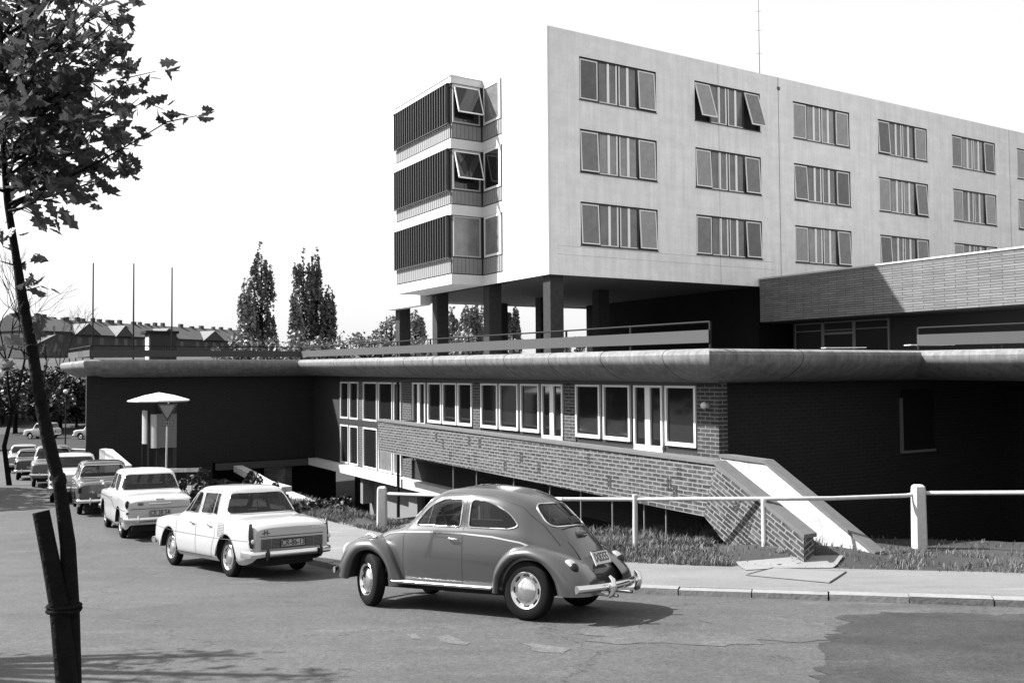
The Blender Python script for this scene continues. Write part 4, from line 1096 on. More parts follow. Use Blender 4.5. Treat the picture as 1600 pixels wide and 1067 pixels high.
# ------------------------------------------------------------------ terrace building
to = (DC_-6.6, 13.0, -5.0)
ter = bthing('terrace_building', *to, 'low building with a curved concrete roof edge, window band and dark shaded walls', 'building')
def fz(n): return .18*(n-13.32)/25.1
FL = [(4.2,47.5),(4.2,38.4),(12.55,38.4),(12.55,13.32),(19.16,13.32),(19.16,4.0)]
prof = [(.9,.46),(.30,.455),(.12,.44),(.04,.40),(0,.33),(.005,.25),(.04,.17),(.10,.10),(.19,.03),(.31,-.05),(.46,-.13),(.64,-.19),(.90,-.235),(1.3,-.25)]
def offp(P, o):
    out = []
    for i, p in enumerate(P):
        ts = []
        if i > 0: a = Vector(p)-Vector(P[i-1]); ts.append(a.normalized())
        if i < len(P)-1: a = Vector(P[i+1])-Vector(p); ts.append(a.normalized())
        ns = [Vector((-t.y,t.x)) for t in ts]
        if len(ns) == 1: q = ns[0]
        else: q = (ns[0]+ns[1]); q = q/(q.dot(ns[0]))
        out.append((p[0]+q.x*o, p[1]+q.y*o))
    return out
FD = []
for a, b in zip(FL, FL[1:]):
    k = max(1, int(math.dist(a,b)/1.2)); FD += [(a,b,i/k) for i in range(k)]
m = MB(); rows = []
OFF = {o: offp(FL, o) for o,_ in prof}
for si in range(len(FL)-1):
    k = max(1, int(math.dist(FL[si],FL[si+1])/1.2))
    g = []
    for i in range(k+1):
        t = i/k; col = []
        for o, z in prof:
            a, b = OFF[o][si], OFF[o][si+1]; x, y = a[0]+(b[0]-a[0])*t, a[1]+(b[1]-a[1])*t; bn = FL[si][1]+(FL[si+1][1]-FL[si][1])*t
            col.append((x,y,z+fz(min(bn,38.4))))
        g.append(col)
    n_ = len(prof); m.add([p for c_ in g for p in c_], [(i*n_+j,(i+1)*n_+j,(i+1)*n_+j+1,i*n_+j+1) for i in range(k) for j in range(n_-1)])
m.build('curved_fascia', M['concrete'], ter, to, smooth=30, fixn=False)
m = MB()
for n_ in [14.7+2.15*i for i in range(10)]:
    if n_ < 37.5: m.tube([(12.55+o+.001, n_, z+fz(n_)-.0) for o,z in prof[1:]], .008, 4)
for d_ in (15.2,): m.tube([(d_, 13.32+o+.001, z) for o,z in prof[1:]], .008, 4)
for n_ in (9.3,7.1): m.tube([(19.16+o+.001, n_, z) for o,z in prof[1:]], .008, 4)
m.build('fascia_joint', M['iron'], ter, to)
m = MB(); q = offp(FL, .85)
poly = q+[(DE,4.0),(DE,52),(5.05,52)]
m.prism(poly, 2, .02, .44); m.build('deck', mat('deck_concrete', .17, .9, var=.1), ter, to)
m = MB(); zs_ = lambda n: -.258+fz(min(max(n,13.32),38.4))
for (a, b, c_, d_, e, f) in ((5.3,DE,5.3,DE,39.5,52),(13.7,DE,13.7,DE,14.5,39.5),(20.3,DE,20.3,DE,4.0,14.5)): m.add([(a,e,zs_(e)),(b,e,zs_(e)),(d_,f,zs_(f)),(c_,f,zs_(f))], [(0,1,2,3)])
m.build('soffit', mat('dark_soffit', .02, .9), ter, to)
# walls below the deck
DW = 13.66
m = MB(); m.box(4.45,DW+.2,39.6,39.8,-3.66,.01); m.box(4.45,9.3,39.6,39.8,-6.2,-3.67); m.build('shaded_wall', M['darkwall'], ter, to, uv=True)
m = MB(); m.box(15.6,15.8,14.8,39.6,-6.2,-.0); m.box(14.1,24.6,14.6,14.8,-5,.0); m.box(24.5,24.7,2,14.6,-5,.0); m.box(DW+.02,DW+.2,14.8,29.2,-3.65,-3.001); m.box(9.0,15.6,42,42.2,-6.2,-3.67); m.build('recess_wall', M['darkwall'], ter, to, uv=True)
m = MB(); m.box(9.4,DW-.35,39.35,39.59,-3.97,-3.70); m.build('slab_edge', mat('dark_slab_edge', .05, .9), ter, to)
m = MB(); m.box(DW-.32,DW+2,23.6,39.34,-3.95,-3.66); m.build('white_slab_edge', M['slabwhite'], ter, to)
# window wall above the balcony
px = lambda u: nn(u, DW)
m = MB(); TOPZ = -.245
def bx(a, b, z0, z1, t=0, dd=.25): m.box(DW+t,DW+t+dd,min(a,b),max(a,b),z0,z1)
bx(px(1123),px(643),-3.0,-1.79)                                   # brick under the windows
for a, b in ((1123,1089),(899,881),(751,739),(643,628.5)): bx(px(a),px(b),-1.789,TOPZ, 0)
bx(px(643),px(629),-3.65,-3.0)
m.build('brick_wall', M['bricks'], ter, to, uv=True)
m = MB(); bx(px(1123),px(531),-.30,-.02,.0,.1); m.build('lintel', M['darkframe'], ter, to)
def wind(a, b, zb, ztop=-.31, door=False, pane='darkpane', dark=False):
    n0, n1 = sorted((px(a),px(b))); fr = .06; m = MB(); fx0, fx1 = DW-.03, DW+.06
    m.box(fx0,fx1,n0,n1,zb,zb+(.16 if door else .085)); m.box(fx0,fx1,n0,n1,ztop-.05,ztop); m.box(fx0,fx1,n0,n0+fr,zb+.085,ztop-.05); m.box(fx0,fx1,n1-fr,n1,zb+.085,ztop-.05)
    if door:
        c_ = (n0+n1)/2; m.box(fx0,fx1,c_-.09,c_+.09,zb+.16,ztop-.05)
    wo = m.build('balcony_door' if door else 'window', M['whiteframe'], ter, to)
    m = MB(); m.box(DW+.02,DW+.03,n0+fr,n1-fr,zb+.085,ztop-.05); m.build('pane', M[pane], wo, to)
    return wo
# masonry strips between the sashes (dark posts)
m = MB(); m.box(DW+.03,DW+.2,px(1089),px(643),-1.789,-.30); m.build('dark_post', M['darkframe'], ter, to)
for a, b in ((1040,1088),(943,985),(900,938),(814,843),(781,810),(752,778),(716,738),(692,714),(669,690)): wind(a, b, -1.64)
for a, b in ((991,1036),(847,880),(645,665)): wind(a, b, -1.84, door=True)
# two-storey glazing at the far end
for (a, b) in ((532,544.5),(546.5,559.5),(567.5,589),(591.5,613),(615.5,626.5)):
    for (z0, z1) in ((-3.62,-2.06),(-1.80,-.31)):
        n0, n1 = sorted((px(a),px(b))); m = MB(); fr = .045
        m.box(DW-.02,DW+.06,n0,n1,z0,z0+.06); m.box(DW-.02,DW+.06,n0,n1,z1-.06,z1); m.box(DW-.02,DW+.06,n0,n0+fr,z0+.06,z1-.06); m.box(DW-.02,DW+.06,n1-fr,n1,z0+.06,z1-.06)
        wo = m.build('window', mat('pale_steel_frame', .55, .5), ter, to)
        m = MB(); m.box(DW+.02,DW+.03,n0+fr,n1-fr,z0+.06,z1-.06); m.build('pane', M['darkpane'] if not (a > 590 and z0 < -3) else M['curtain'], wo, to)
m = MB(); m.box(DW-.01,DW+.1,px(629),px(531),-2.05,-1.81); m.build('transom_panel', M['darkframe'], ter, to)
m = MB(); m.box(DW-.0,DW+.3,px(567),px(560.5),-3.65,-.28); m.build('brick_pilaster', M['bricks'], ter, to, uv=True)
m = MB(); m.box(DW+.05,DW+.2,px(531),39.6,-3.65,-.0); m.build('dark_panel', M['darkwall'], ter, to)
m = MB(); m.tube([(DW-.42,29.55,-.3),(DW-.42,29.55,-5.2)], .06, 8); m.build('downpipe', M['iron'], ter, to)
m = MB(); m.box(14.0,14.2,29.4,33.95,-6.2,-3.96); m.build('plaster_wall', M['plaster'], ter, to)
m = MB(); m.box(13.55,13.99,33.55,33.8,-5.0,-3.96); m.box(13.8,13.99,29.2,29.9,-6.2,-3.96); m.build('pier', M['plaster'], ter, to)
# balcony: brick parapet whose end runs down the stair
DP = 12.36
PT0 = [(29.27,-1.60),(13.0,-1.765),(10.45,-3.02),(10.2,-3.8),(12.0,-3.8),(13.32,-2.78),(29.2,-2.60)]
m = MB(); m.prism([(29.27,-1.60),(13.0,-1.765),(13.32,-2.78),(29.2,-2.60)],0,DP,DP+.25); m.box(DP+.25,DW-.01,29.02,29.27,-2.6,-1.61)
pp = m.build('brick_parapet', M['brick'], ter, to, uv=True)
m = MB(); m.prism([(13.0,-1.765),(10.9,-2.812),(10.9,-3.8),(12.0,-3.8),(13.32,-2.78)],0,DP+.0,DP+.25)
m.build('stair_parapet', M['brick'], ter, to, uv=True, uvrot=-math.atan2(1.255,2.55)*-1)
m = MB(); m.prism([(29.32,-1.60),(13.0,-1.764),(13.0,-1.70),(29.32,-1.535)],0,DP-.035,DP+.285); m.prism([(13.0,-1.764),(10.86,-2.832),(10.86,-2.767),(13.0,-1.70)],0,DP-.035,DP+.285)
m.build('parapet_coping', M['coping'], ter, to)
m = MB(); rs = random.Random(5)
def brickmark(n_, z_, rot=0):
    for i in range(3):
        for j in range(2):
            dn, dz = (j-.5)*.075, (i-1)*.0865; dn, dz = dn*math.cos(rot)-dz*math.sin(rot), dn*math.sin(rot)+dz*math.cos(rot)
            m.box(DP-.006,DP+.001,n_+dn-.026,n_+dn+.026,z_+dz-.026,z_+dz+.026)
for k in range(16):
    n_ = rs.uniform(14,25); brickmark(n_, -2.25+rs.uniform(-.32,.3)+.01*(n_-13))
for k in range(9):
    t = rs.uniform(.15,.85); brickmark(13.0-2.2*t+.0, -1.8-1.2*t-rs.uniform(.3,.9), .45)
m.build('relief_brick', mat('relief_brick', .018, .9), ter, to)
m = MB(); m.prism([(13.1,-2.75),(29.0,-2.58),(29.0,-2.42),(13.1,-2.62)],0,DP+.25,DW); m.build('balcony_floor', mat('balcony_slab', .04, .9), ter, to)
# stair between the two parapets
m = MB()
for i in range(8):
    n1 = 13.05-.33*i; z1 = -2.62-.17*i+.17*0; m.box(DP+.26,DW-.01,n1-.33,n1,z1-.30,z1-.17)
m.build('stair_step', mat('stair_concrete', .16, .9), ter, to)
m = MB(); m.prism([(14.22,-1.79),(12.98,-1.82),(10.50,-3.19),(10.50,-3.9),(14.22,-3.9)],0,DW,DW+.2); m.build('white_stair_wall', M['stairwhite'], ter, to)
m = MB(); m.prism([(14.22,-1.788),(12.98,-1.818),(12.98,-1.75),(14.22,-1.72)],0,DW-.03,DW+.24); m.prism([(12.98,-1.818),(10.46,-3.21),(10.46,-3.14),(12.98,-1.75)],0,DW-.03,DW+.24); m.build('stair_coping', M['coping'], ter, to)
# lamp on the brick end, pale door frame in the dark recess
m = MB(); m.ball((DW-.09,px(1105),-.72), .075, 14); m.box(DW-.03,DW-.001,px(1105)-.05,px(1105)+.05,-.77,-.67); m.build('wall_lamp', M['lensclear'], ter, to, smooth=60)
m = MB(); m.box(20.05,20.1,14.52,14.59,-2.0,-.7); m.box(20.05,21.4,14.52,14.59,-2.06,-2.0); fr_ = m.build('recess_door_frame', mat('dim_frame', .12, .6), ter, to)
m = MB(); m.box(20.11,21.4,14.56,14.585,-2.0,-.5); m.build('pane', M['darkpane'], fr_, to)
# thin posts of the fence under the balcony
for i, n_ in enumerate((24.0,22.6,20.6,18.9,17.6,16.4,15.3,14.6)):
    m = MB(); m.tube([(DP+.15,n_,-5.2),(DP+.15,n_,-2.7)], .02, 6); m.build('thin_post', mat('dull_metal', .16, .5), ter, to)
# ------------------------------------------------------------------ brick wing
wo3 = (31.9, 10, .4)
wing = bthing('brick_wing', *wo3, 'flat-roofed pale brick wing jutting out over the terrace at the right', 'building')
m = MB(); m.box(31.9,42,8,30.45,2.26,4.22); m.build('brick_wall', M['brickw'], wing, wo3, uv=True)
m = MB(); m.box(31.86,42,7.96,30.48,4.221,4.29); m.build('roof_edge', mat('roof_edge', .4, .7), wing, wo3)
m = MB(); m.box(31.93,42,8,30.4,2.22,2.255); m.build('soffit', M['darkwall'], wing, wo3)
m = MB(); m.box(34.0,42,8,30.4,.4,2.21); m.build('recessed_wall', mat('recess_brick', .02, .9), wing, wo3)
m = MB()
for n_, w_ in ((30.2,.05),(28.65,.16),(26.95,.16),(25.15,.07)): m.box(33.90,33.99,n_-w_,n_,.45,2.2)
m.box(33.90,33.99,26.95,28.5,1.62,1.72); m.box(33.90,33.99,25.15,30.2,1.80,1.84); m.box(33.90,33.99,25.15,30.2,2.14,2.2)
gd = m.build('glass_door', mat('dim_door_frame', .16, .6), wing, wo3); m = MB(); m.box(33.94,33.96,25.1,30.2,.45,2.14); m.build('pane', mat('dim_glass', .006, .35, spec=.15), gd, wo3)
for k, a in enumerate((8,6)): pass
# ------------------------------------------------------------------ railings
def railing(P, label, zr=.985, panel=(.57,.825), step=2.6, z0=.42, zoff=fz, group='terrace railings'):
    o0 = (P[0][0],P[0][1],z0); r = bthing('terrace_railing', *o0, label, 'railing', group)
    m = MB(); m.tube([(a,b,zr+zoff(b)) for a,b in P], .022, 6); m.build('top_rail', M['iron'], r, o0)
    for a, b in zip(P, P[1:]):
        L = math.dist(a,b); k = max(1, round(L/step)); dx, dy = (b[0]-a[0])/L, (b[1]-a[1])/L
        for i in range(k+(b == P[-1])):
            x, y = a[0]+(b[0]-a[0])*i/k, a[1]+(b[1]-a[1])*i/k; m = MB(); m.box(x-.02,x+.02,y-.02,y+.02,z0+zoff(y)-.02,zr+zoff(y)); m.build('post', M['iron'], r, o0)
        nx, ny = -dy*.012, dx*.012; z = [panel[0]+zoff(a[1]),panel[0]+zoff(b[1]),panel[1]+zoff(b[1]),panel[1]+zoff(a[1])]
        ox, oy = -dy*-.035, dx*-.035
        Q = [(a[0],a[1],z[0]),(b[0],b[1],z[1]),(b[0],b[1],z[2]),(a[0],a[1],z[3])]
        m = MB(); m.add([(p[0]+ox-nx,p[1]+oy-ny,p[2]) for p in Q]+[(p[0]+ox+nx,p[1]+oy+ny,p[2]) for p in Q], [(0,1,2,3),(7,6,5,4),(0,4,5,1),(1,5,6,2),(2,6,7,3),(3,7,4,0)]); m.build('panel', M['panel'], r, o0)
    return r
railing([(12.85,38.75),(12.85,13.6)], 'long railing with grey sheet panel along the curved roof edge before the columns')
railing([(4.5,46.5),(4.5,38.75),(12.8,38.75)], 'dark shaded railing with panel round the left end of the terrace')
railing([(19.45,13.6),(19.45,5.0)], 'right-hand railing with a grey sheet panel below the brick wing')
# flag poles, roof hut, benches
for i, (u, vt, D) in enumerate(((144.5,411,43.0),(208,412,43.6),(268,418,44.4))):
    b = at(u+.3, 545, D); t = at(u+1.2, vt, D); hgt = t.z-.5
    fp = empty('flag_pole', (b.x,b.y,.5)); tag(fp, ('bare pole above the left end of the terrace, leftmost of three','middle one of three bare poles above the terrace','bare pole above the dark roof hut, rightmost of three')[i], 'pole', 'bare poles above the terrace')
    m = MB(); m.tube([(0,0,0),(0,0,hgt)], [.045,.03], 8); m.build('pole', M['iron'], fp); m = MB(); m.box(-.12,.12,-.12,.12,-.04,.03); m.build('base_plate', M['iron'], fp)
hp = at(252, 545, 47); hd, hn = hp.dot(DV), hp.dot(NV); ho = (hd,hn,.45)
hut = bthing('roof_hut', *ho, 'small dark flat-topped hut with a pale doorway standing on the terrace', 'hut')
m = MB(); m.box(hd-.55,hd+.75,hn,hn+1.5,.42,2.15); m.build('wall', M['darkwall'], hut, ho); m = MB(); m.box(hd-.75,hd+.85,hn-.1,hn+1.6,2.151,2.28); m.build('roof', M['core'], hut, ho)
m = MB(); m.box(hd-.585,hd-.551,hn+.2,hn+1.1,.5,2.0); m.build('door', M['band'], hut, ho)
def bench(d, n, rot, label):
    b = empty('terrace_bench', W(d,n,.44), BROT+rot); tag(b, label, 'bench', 'benches on the terrace')
    m = MB()
    for k in range(4): m.box(-.75,.75,-.26+.13*k,-.15+.13*k,.38,.41)
    m.build('seat', M['whiteframe'], b)
    for s in (-.6,.6): m = MB(); m.tube([(s,-.25,0),(s,-.24,.38)], .02, 6); m.tube([(s,.20,0),(s,.19,.38)], .02, 6); m.tube([(s,-.24,.37),(s,.2,.37)], .015, 5); m.build('leg', M['iron'], b)
for (u, D, lb) in ((1141,38,'white slatted bench on the terrace just right of the grey panel railing'),(1318,34,'white slatted bench on the terrace below the glass doors of the brick wing'),(1452,31,'white slatted bench at the left end of the right-hand railing'),(1590,27,'white slatted bench behind the right-hand railing at the picture edge')):
    p = at(u, 545, D); bench(p.dot(DV), p.dot(NV), R(90) if u < 1200 else R(-30), lb)
# ------------------------------------------------------------------ street furniture
def ongr(u, v, add=.1):
    D = 15.
    for _ in range(60): D = -(h(D)+add)/(-(at(u,v,1.).z))
    return at(u,v,D)
fn = empty('street_railing', ongr(1437,867)); tag(fn, 'low pale pipe railing on concrete and steel posts between pavement and grass bank', 'railing'); fo = fn.location.copy()
A = [ongr(1437,867), ongr(1195,876), ongr(993,862), ongr(757,842), ongr(597,823), ongr(1890,890)]
tops = [-2.22,-2.27,-2.37,-2.62,-2.75,-2.05]
def cpost(p, top, w=.115):
    m = MB(); prof = [(-w,0),(w,0)]
    pts = []
    z0 = p.z-.25
    sec = [(-w,-w*.7),(-w*.7,-w),(w*.7,-w),(w,-w*.7),(w,w*.7),(w*.7,w),(-w*.7,w),(-w,w*.7)]
    lv = [(z0,1.0),(p.z+.3,1.0),(top-.10,.93),(top-.03,.86),(top,.6)]
    vs = [(p.x+a*s,p.y+b*s,z) for z,s in lv for a,b in sec]; k = 8
    m.add(vs, [(i*k+j,i*k+(j+1)%k,(i+1)*k+(j+1)%k,(i+1)*k+j) for i in range(4) for j in range(k)]+[tuple(range(32,40))])
    m.build('post', M['post'], fn, fo)
cpost(A[0], at(1437,757,A[0].y).z, .115); cpost(A[3], at(757,757,A[3].y).z, .13); cpost(A[4], at(597,760,A[4].y).z, .12); cpost(A[5], A[5].z+1.25)
for q, zt in ((A[1],-2.27),(A[2],-2.37)):
    m = MB(); m.tube([(q.x,q.y,q.z-.2),(q.x,q.y,zt)], .052, 12); m.build('post', M['rail'], fn, fo, smooth=60)
def rp(i, u, v): return at(u, v, A[i].y)
seg = [[rp(0,1433,771), rp(0,1420,774)+Vector((-.05,.0,0)), rp(1,1300,779)+Vector((0,.05,0)), rp(1,1195,779), rp(2,993,780), at(880,779.5,18.2)], [at(880,779.5,18.2), rp(3,765,777)], [rp(3,750,776), rp(4,602,771)], [rp(0,1442,770), rp(5,1890,768)]]
for i, s_ in enumerate(seg):
    m = MB(); m.tube(s_, .038, 10); m.build('pipe_rail', M['rail'], fn, fo, smooth=60)
# kiosk with two curved panels under a flat cone roof
kp_ = at(248, 700, 31.0); gz = terrain(kp_.x, kp_.y)
ki = empty('kiosk', (kp_.x,kp_.y,gz)); tag(ki, 'small round-roofed kiosk with tall pale curved panels in front of the dark wall', 'kiosk')
top = at(248,613,31).z-gz; eav = at(248,626,31).z-gz
m = MB(); m.lathe([(.001,top),(.5,top-.10),(1.0,eav+.03),(1.02,eav),(.95,eav-.03),(.001,eav-.02)], n=10); m.build('roof', M['whiteframe'], ki, smooth=20)
zt_, zb_ = at(248,641,31).z-gz, at(248,693,31).z-gz
def panel(x0, y0, r, a0, a1, zt, zb):
    m = MB(); P = [(x0+r*math.cos(a0+(a1-a0)*i/14), y0+r*math.sin(a0+(a1-a0)*i/14)) for i in range(15)]; Q = [(x0+(r-.04)*math.cos(a0+(a1-a0)*i/14), y0+(r-.04)*math.sin(a0+(a1-a0)*i/14)) for i in range(15)]
    m.prism(P+Q[::-1], 2, zb, zt); m.build('curved_panel', mat('pale_panel', .30, .7, var=.06), ki)
panel(-.05,.1,.36,R(150),R(225),zt_+.05,zb_-.05) if False else None
panel(.10,.0,.40,R(170),R(280),zt_-.12,zb_-.12); panel(-.30,.15,.30,R(165),R(265),zt_,zb_)
m = MB(); m.box(.09,.74,-.42,-.38,zb_-.10,zt_-.10); m.build('flat_panel', mat('dull_panel', .10, .7, var=.08), ki)
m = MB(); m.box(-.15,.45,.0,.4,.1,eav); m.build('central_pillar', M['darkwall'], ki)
for k, (x, y) in enumerate(((-.58,.1),(-.3,-.15),(-.2,-.3),(.1,-.38),(.55,-.3))):
    m = MB(); m.tube([(x,y,0),(x,y,zt_)], .025, 6); m.build('leg', M['iron'], ki)
for x in (-.62,-.28,.12): m = MB(); m.prism([(x,.25),(x+.22,.25),(x+.05,-.0),(x-.15,0)],1,-.5,-.1) ; m.prism([(x,.95),(x+.2,.95),(x+.02,.35),(x-.2,.35)],1,-.55,-.5); m.build('slanted_shelf', M['whiteframe'], ki)
# give-way sign
sp_ = at(258.5,735,27.5); gz = terrain(sp_.x,sp_.y); sb_ = (sp_.x,sp_.y,gz)
sg = empty('road_sign', sb_); tag(sg, 'downward-pointing triangular sign with a small plate below it on a thin leaning pole', 'sign')
tt = at(263,628,27.5)-Vector(sb_)
m = MB(); m.tube([(0,0,0),(at(261,668,27.5)-Vector(sb_))], .028, 8); m.tube([(at(261,668,27.5)-Vector(sb_)),tt+Vector((0,.02,0))], .02, 8); m.build('pole', M['rail'], sg, smooth=60)
tc = at(262.3,640,27.5)-Vector(sb_)
def tri(s, y, mt, nm, par):
    m = MB(); P = [(-s*.5,s*.29),(s*.5,s*.29),(0,-s*.577)]; P = rpoly([(a,b) for a,b in P], s*.06); m.prism([(tc.x+a,tc.z+b) for a,b in P],1,tc.y+y-.012,tc.y+y); return m.build(nm, mt, par)
pb = tri(.62,-.03,mat('sign_border', .02, .5),'sign_board', sg); tri(.46,-.043,mat('sign_face', .14, .5),'sign_face', pb)
pc = at(262.8,661,27.5)-Vector(sb_)
m = MB(); m.box(pc.x-.18,pc.x+.18,pc.y-.04,pc.y-.025,pc.z-.085,pc.z+.085); pl = m.build('small_plate', mat('plate_dark', .05, .5), sg)
m = MB(); m.box(pc.x-.15,pc.x+.15,pc.y-.045,pc.y-.041,pc.z-.06,pc.z+.06); m.build('plate_face', mat('plate_face', .13, .5), pl)
m = MB()
for a, w_ in ((-.11,.02),(-.07,.03),(.0,.05),(.07,.04),(.11,.02)): m.box(pc.x+a-w_*.5,pc.x+a+w_*.3,pc.y-.048,pc.y-.0455,pc.z-.035,pc.z+.035)
m.build('plate_marks', M['ink'], pl)
# light walls left of the kiosk, coping strips and brick pier by the lower court
def lowwall(P, hgt, th, name, label, mt, cop=None):
    o = empty(name, P[0]); tag(o, label, 'wall'); p0 = Vector(P[0]); m = MB()
    for a, b in zip(P, P[1:]):
        a, b = Vector(a)-p0, Vector(b)-p0; t = (b-a); t.z = 0; t.normalize(); q = Vector((-t.y,t.x,0))*th/2
        m.add([a-q,b-q,b+q,a+q,a-q-Vector((0,0,hgt)),b-q-Vector((0,0,hgt)),b+q-Vector((0,0,hgt)),a+q-Vector((0,0,hgt))], [(0,1,2,3),(7,6,5,4),(0,4,5,1),(1,5,6,2),(2,6,7,3),(3,7,4,0)])
    m.build('masonry', mt, o, uv=True); return o
lowwall([at(112,701,38.5), at(141,702,38.5)], 1.1, .25, 'low_wall', 'short white wall beyond the pale saloon roofs, beside the dark wall edge', M['band'])
lowwall([at(160,701,34.5), at(170,702,34.4), at(200,727,33.6)], 1.3, .3, 'ramp_parapet', 'white sloping parapet between the dark saloon roof and the kiosk', M['band'])
lowwall([at(418,727,41), at(438,727,40.6), at(450.5,727,40.3)], 3, .4, 'brick_pier', 'sunlit brick pier under the dark slab edge, above the white saloon roof', M['brickw'])
lowwall([at(372,727,38), at(392,737,36), at(418,752,33.5), at(448,760,31)], .25, .35, 'court_wall', 'pale curving coping under the dark slab edge, sloping down to the right', M['stairwhite'])
lowwall([at(452,768,30.5), at(482,780,29), at(512,793,27.5)], .35, .22, 'garden_wall', 'low pale garden wall edge showing through bushes beside the white saloon', M['stairwhite'])
lowwall([at(545,800,28), at(572,814,27), at(600,812,27.5), at(648,806,28.5)], .3, .2, 'plinth', 'thin pale plinth line at the foot of the plaster wall behind the concrete post', M['coping'])
lowwall([at(262,732,30.5), at(312,731,30.5)], .12, .12, 'garden_rail', 'thin pale rail in the dark planting right of the sign pole', M['stairwhite'])
# ------------------------------------------------------------------ foliage helpers
def leafmesh(name, pts, size, mt, parent=None, origin=None, rng=None, flat=.0, lobed=False, up=.3):
    rng = rng or random.Random(1); vs = []; fs = []
    for p in pts:
        s = size*rng.uniform(.6,1.3); a = Vector((rng.gauss(0,1),rng.gauss(0,1),rng.gauss(0,1)-flat)).normalized(); b = a.cross(Vector((rng.gauss(0,1),rng.gauss(0,1),rng.gauss(0,1)))).normalized(); o = len(vs)
        if lobed:
            L = [(0,0),(.10,.04),(.20,.20),(.30,.16),(.38,.34),(.50,.26),(.62,.36),(.72,.22),(1,0)]
            poly = [(x,y) for x,y in L]+[(x,-y) for x,y in reversed(L[1:-1])]
            bend = a.cross(b)*-.12
            vs += [p+(a*x+b*y+bend*(abs(y)*1.2+x*x*.8))*s for x,y in poly]; n = len(poly); half = len(L)
            fs += [tuple(o+i for i in range(half)), (o,)+tuple(o+i for i in range(half-1,n))]
        else:
            vs += [p-a*s*.5, p+b*s*.38, p+a*s*.5, p-b*s*.38]; fs.append((o,o+1,o+2,o+3))
    me = bpy.data.meshes.new(name); o0 = Vector(origin) if origin is not None else Vector((0,0,0))
    me.from_pydata([tuple(v-o0) for v in vs], [], fs); me.materials.append(mt)
    ob = bpy.data.objects.new(name, me); C.objects.link(ob)
    if parent: ob.parent = parent
    return ob
def poplar(x, y, z0, H, Wd, seed, label, mt='poplar', dens=1.0, leafs=.42, group='poplars beyond the terrace', lean=0):
    rng = random.Random(seed); t = empty('poplar_tree', (x,y,z0)); tag(t, label, 'tree', group)
    m = MB(); m.tube([(0,0,0),(.05,0,H*.5),(.1*lean,0,H*.95)], [.35,.2,.03], 7); m.build('trunk', M['bark'], t)
    pts = []; nb = int(46*dens)
    m = MB()
    for i in range(nb):
        f = (i/nb)**.9; zb = H*(.08+.78*f); a = rng.uniform(0,6.283); Rr = Wd*(.5*math.sin(math.pi*min(1,.18+.82*(1-f)))**.8+.04)*rng.uniform(.5,1.05); L = H*rng.uniform(.09,.17)*(1.1-.4*f)
        bx_, by_ = math.cos(a)*Rr, math.sin(a)*Rr
        m.tube([(0,0,zb*.9),(bx_*.6,by_*.6,zb),(bx_*.8,by_*.8,zb+L)], [.06,.04,.01], 4)
        for k in range(int(70)):
            s = rng.random(); w = Wd*.10*(1-s*.8)
            pts.append(Vector((bx_*(.6+.4*min(1,s*2))*(1-.25*s)+rng.gauss(0,w), by_*(.6+.4*s)+rng.gauss(0,w), zb-L*.3+L*1.5*s)))
    pts += [Vector((rng.gauss(0,.12),rng.gauss(0,.12),H*rng.uniform(.85,1.02))) for _ in range(40)]
    m.build('limb', M['bark'], t); leafmesh('crown', pts, leafs, M[mt], t, rng=rng)
    return t
def bushy(name, x, y, z0, H, Wd, seed, label, mt='hedge', n=1500, ls=.3, cat='tree', group=None, trunk=True, clumps=14):
    rng = random.Random(seed); t = empty(name, (x,y,z0)); tag(t, label, cat, group); m = MB(); pts = []
    m.tube([(0,0,-.2),(0,0,H*.5)], [.03*H,.012*H], 6)
    for i in range(clumps):
        a = rng.uniform(0,6.283); rr = Wd*.5*math.sqrt(rng.random())*.85; zz = H*rng.uniform(.28,.88)*(1-.25*(rr/(Wd*.5))); c_ = Vector((math.cos(a)*rr,math.sin(a)*rr,zz)); cr = Wd*rng.uniform(.11,.20)
        m.tube([(0,0,H*.25),c_*.6+Vector((0,0,H*.1)),c_], [.018*H,.01*H,.004*H], 4)
        for k in range(n//clumps):
            v = Vector((rng.gauss(0,1),rng.gauss(0,1),rng.gauss(0,.8))).normalized()*cr*rng.random()**.45; pts.append(c_+v)
    m.build('trunk', M['bark'], t); leafmesh('crown', pts, ls, M[mt], t, rng=rng); return t
def bare(x, y, z0, H, seed, label, group=None, spread=.35):
    rng = random.Random(seed); t = empty('bare_tree', (x,y,z0)); tag(t, label, 'tree', group); m = MB()
    def grow(p, d_, L, r, lv):
        q = p+d_*L; mid = p+d_*L*.5+Vector((rng.gauss(0,1),rng.gauss(0,1),rng.gauss(0,1)))*L*.05; m.tube([p,mid,q], [r*.6,r*.5,r*.38], 5 if lv < 2 else 3)
        if lv >= 5: return
        for k in range(rng.choice((2,3,3))):
            nd = (d_+Vector((rng.gauss(0,spread),rng.gauss(0,spread),rng.gauss(.1,spread*.6)))).normalized(); grow(q, nd, L*rng.uniform(.62,.85), r*.58, lv+1)
    grow(Vector((0,0,0)), Vector((.03,0,1)).normalized(), H*.3, H*.018, 0)
    tk = m.build('trunk', M['bark'], t, fixn=False); return t
